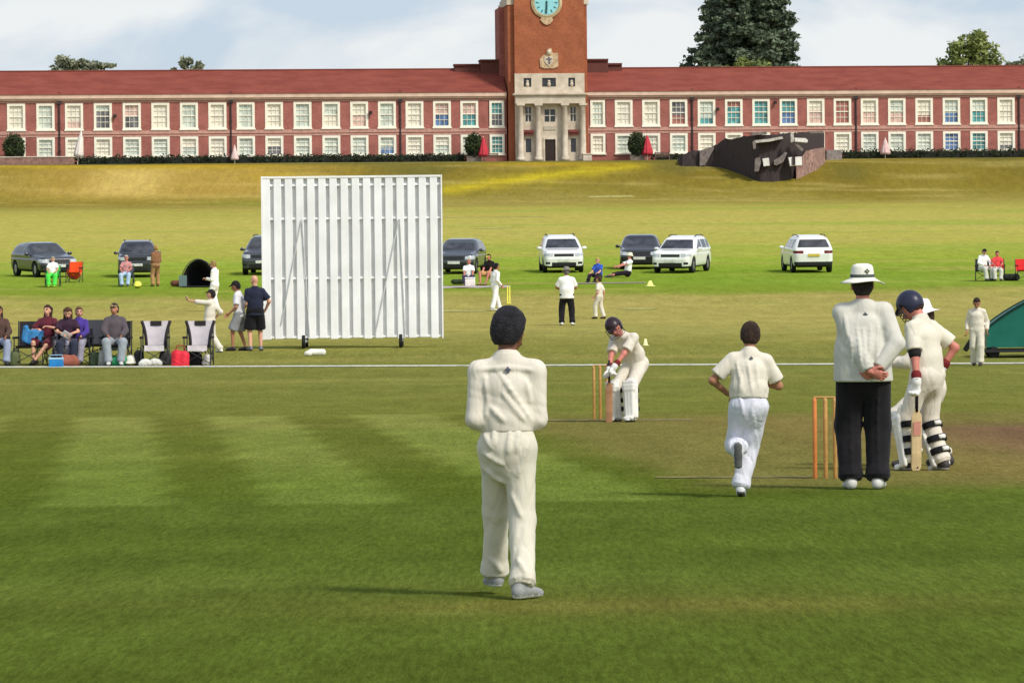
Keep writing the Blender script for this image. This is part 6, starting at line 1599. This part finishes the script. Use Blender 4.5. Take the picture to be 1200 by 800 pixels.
# right edge group
by_chair(1168.5, 329, 176, 'red folding chair with rounded back nearest the green cover', CH_R); by_chair(1200, 329, 184, 'red folding chair at the right edge of the photo', CH_R)
by_chair(1152, 329, 176, 'dark folding chair of the person in white beside the red chair', CH_D)
seated('person in white top and dark hair leaning in a chair beside the red chair', 1152, 329.3, 210, 1.68, dict(skin='fair', hair=(26,24,26), shirt=(WFAR,'long',-.1,1.1), trousers=(cloth('pale_trousers', (206,206,196)),'long',1.2), shoes=(40,40,40)), dict(lean=(14,0,-10), look=(0,18,0)), res=FAR)
seated('person in red top in the red chair near the green cover', 1169, 329.3, 178, 1.45, dict(skin='red', hair=(40,26,24), shirt=(cloth('red_top', (220,72,76)),'short',-.08,1.1), trousers=(cloth('pale_trousers', (206,206,196)),'long',1.2), shoes=(40,40,40)), res=FAR)
prop('kit_bag', 'dark kit bag on the grass between the two red chairs', 'bag', 1185, 329, lump([('e',A(-.2,0,.14),A(.2,0,.14),(.14,.14),(.14,.14),A(0,0,1))], .02, .01, 8), C('bag_black', (36,40,34)))

# ------------------------------------------------------------------ green wheeled pitch cover at right edge
GC = mat('cover_green', lin((24,106,90)), rough=.45, amt=.15, scale=1.2, bump=.25, bscale=4); YC = ground(1180, 421).y
pc = ground(1157, 419.5); rc = empty('pitch_cover', pc, R(-2), 'dark green curved pitch cover on a black wheeled frame at the right edge', 'pitch cover')
kc = YC/FPX; Wc = 6.0
zb_ = (419.5-407)*kc
def ztopc(x):   # curved roof: low eave, rising to the middle
    t = x/(Wc/2); t = t if t < 1 else 2-t
    return (419.5-384)*kc+ .95*(1-(1-min(1,t))**2.6)
n_ = 28; xs_ = [Wc*i/n_ for i in range(n_+1)]
Ld = 1.3
V = []; F_ = []
for x in xs_:
    z = ztopc(x); V += [(x,0,zb_),(x,0,z),(x,Ld,z),(x,Ld,zb_)]
for i in range(n_):
    a = 4*i; F_ += [(a,a+4,a+5,a+1),(a+1,a+5,a+6,a+2),(a+2,a+6,a+7,a+3)]
F_ += [(0,1,2,3),(4*n_+3,4*n_+2,4*n_+1,4*n_)]
o = mesh_obj('cover_sheet', V, F_, GC, rc); sm_ = o.modifiers.new('thick', 'SOLIDIFY'); sm_.thickness = .02
for y_ in (-.03, Ld+.03):
    g = MB(); g.tube([(x, y_, ztopc(x)+.01) for x in xs_], .022, 6); g.build('edge_hoop', C('hoop_dark', (20,54,50)), rc)
g = MB(); g.box(-.05,Wc+.05,-.06,.0,.12,.19); g.box(-.05,Wc+.05,Ld,Ld+.06,.12,.19); g.box(-.05,.02,.003,Ld-.003,.12,.19); g.build('base_frame', TRIM, rc)
for x in (.12, .98, 2.0, 3.0, 4.0, 5.0, 5.9):
    g = MB(); g.box(x-.04,x+.04,-.05,.02,.193,zb_+.02); g.build('upright', TRIM, rc)
for x in (.15, 2.4, 4.6):
    for y_ in (.05, Ld-.05):
        g = MB(); g.lathe([(0,-.04),(.11,-.04),(.12,0),(.11,.04),(0,.04)], 16); g.V = [(x+v[0], y_+v[2], .12+v[1]) for v in g.V]; g.build('wheel', TYRE, rc)
bpy.context.view_layer.update()
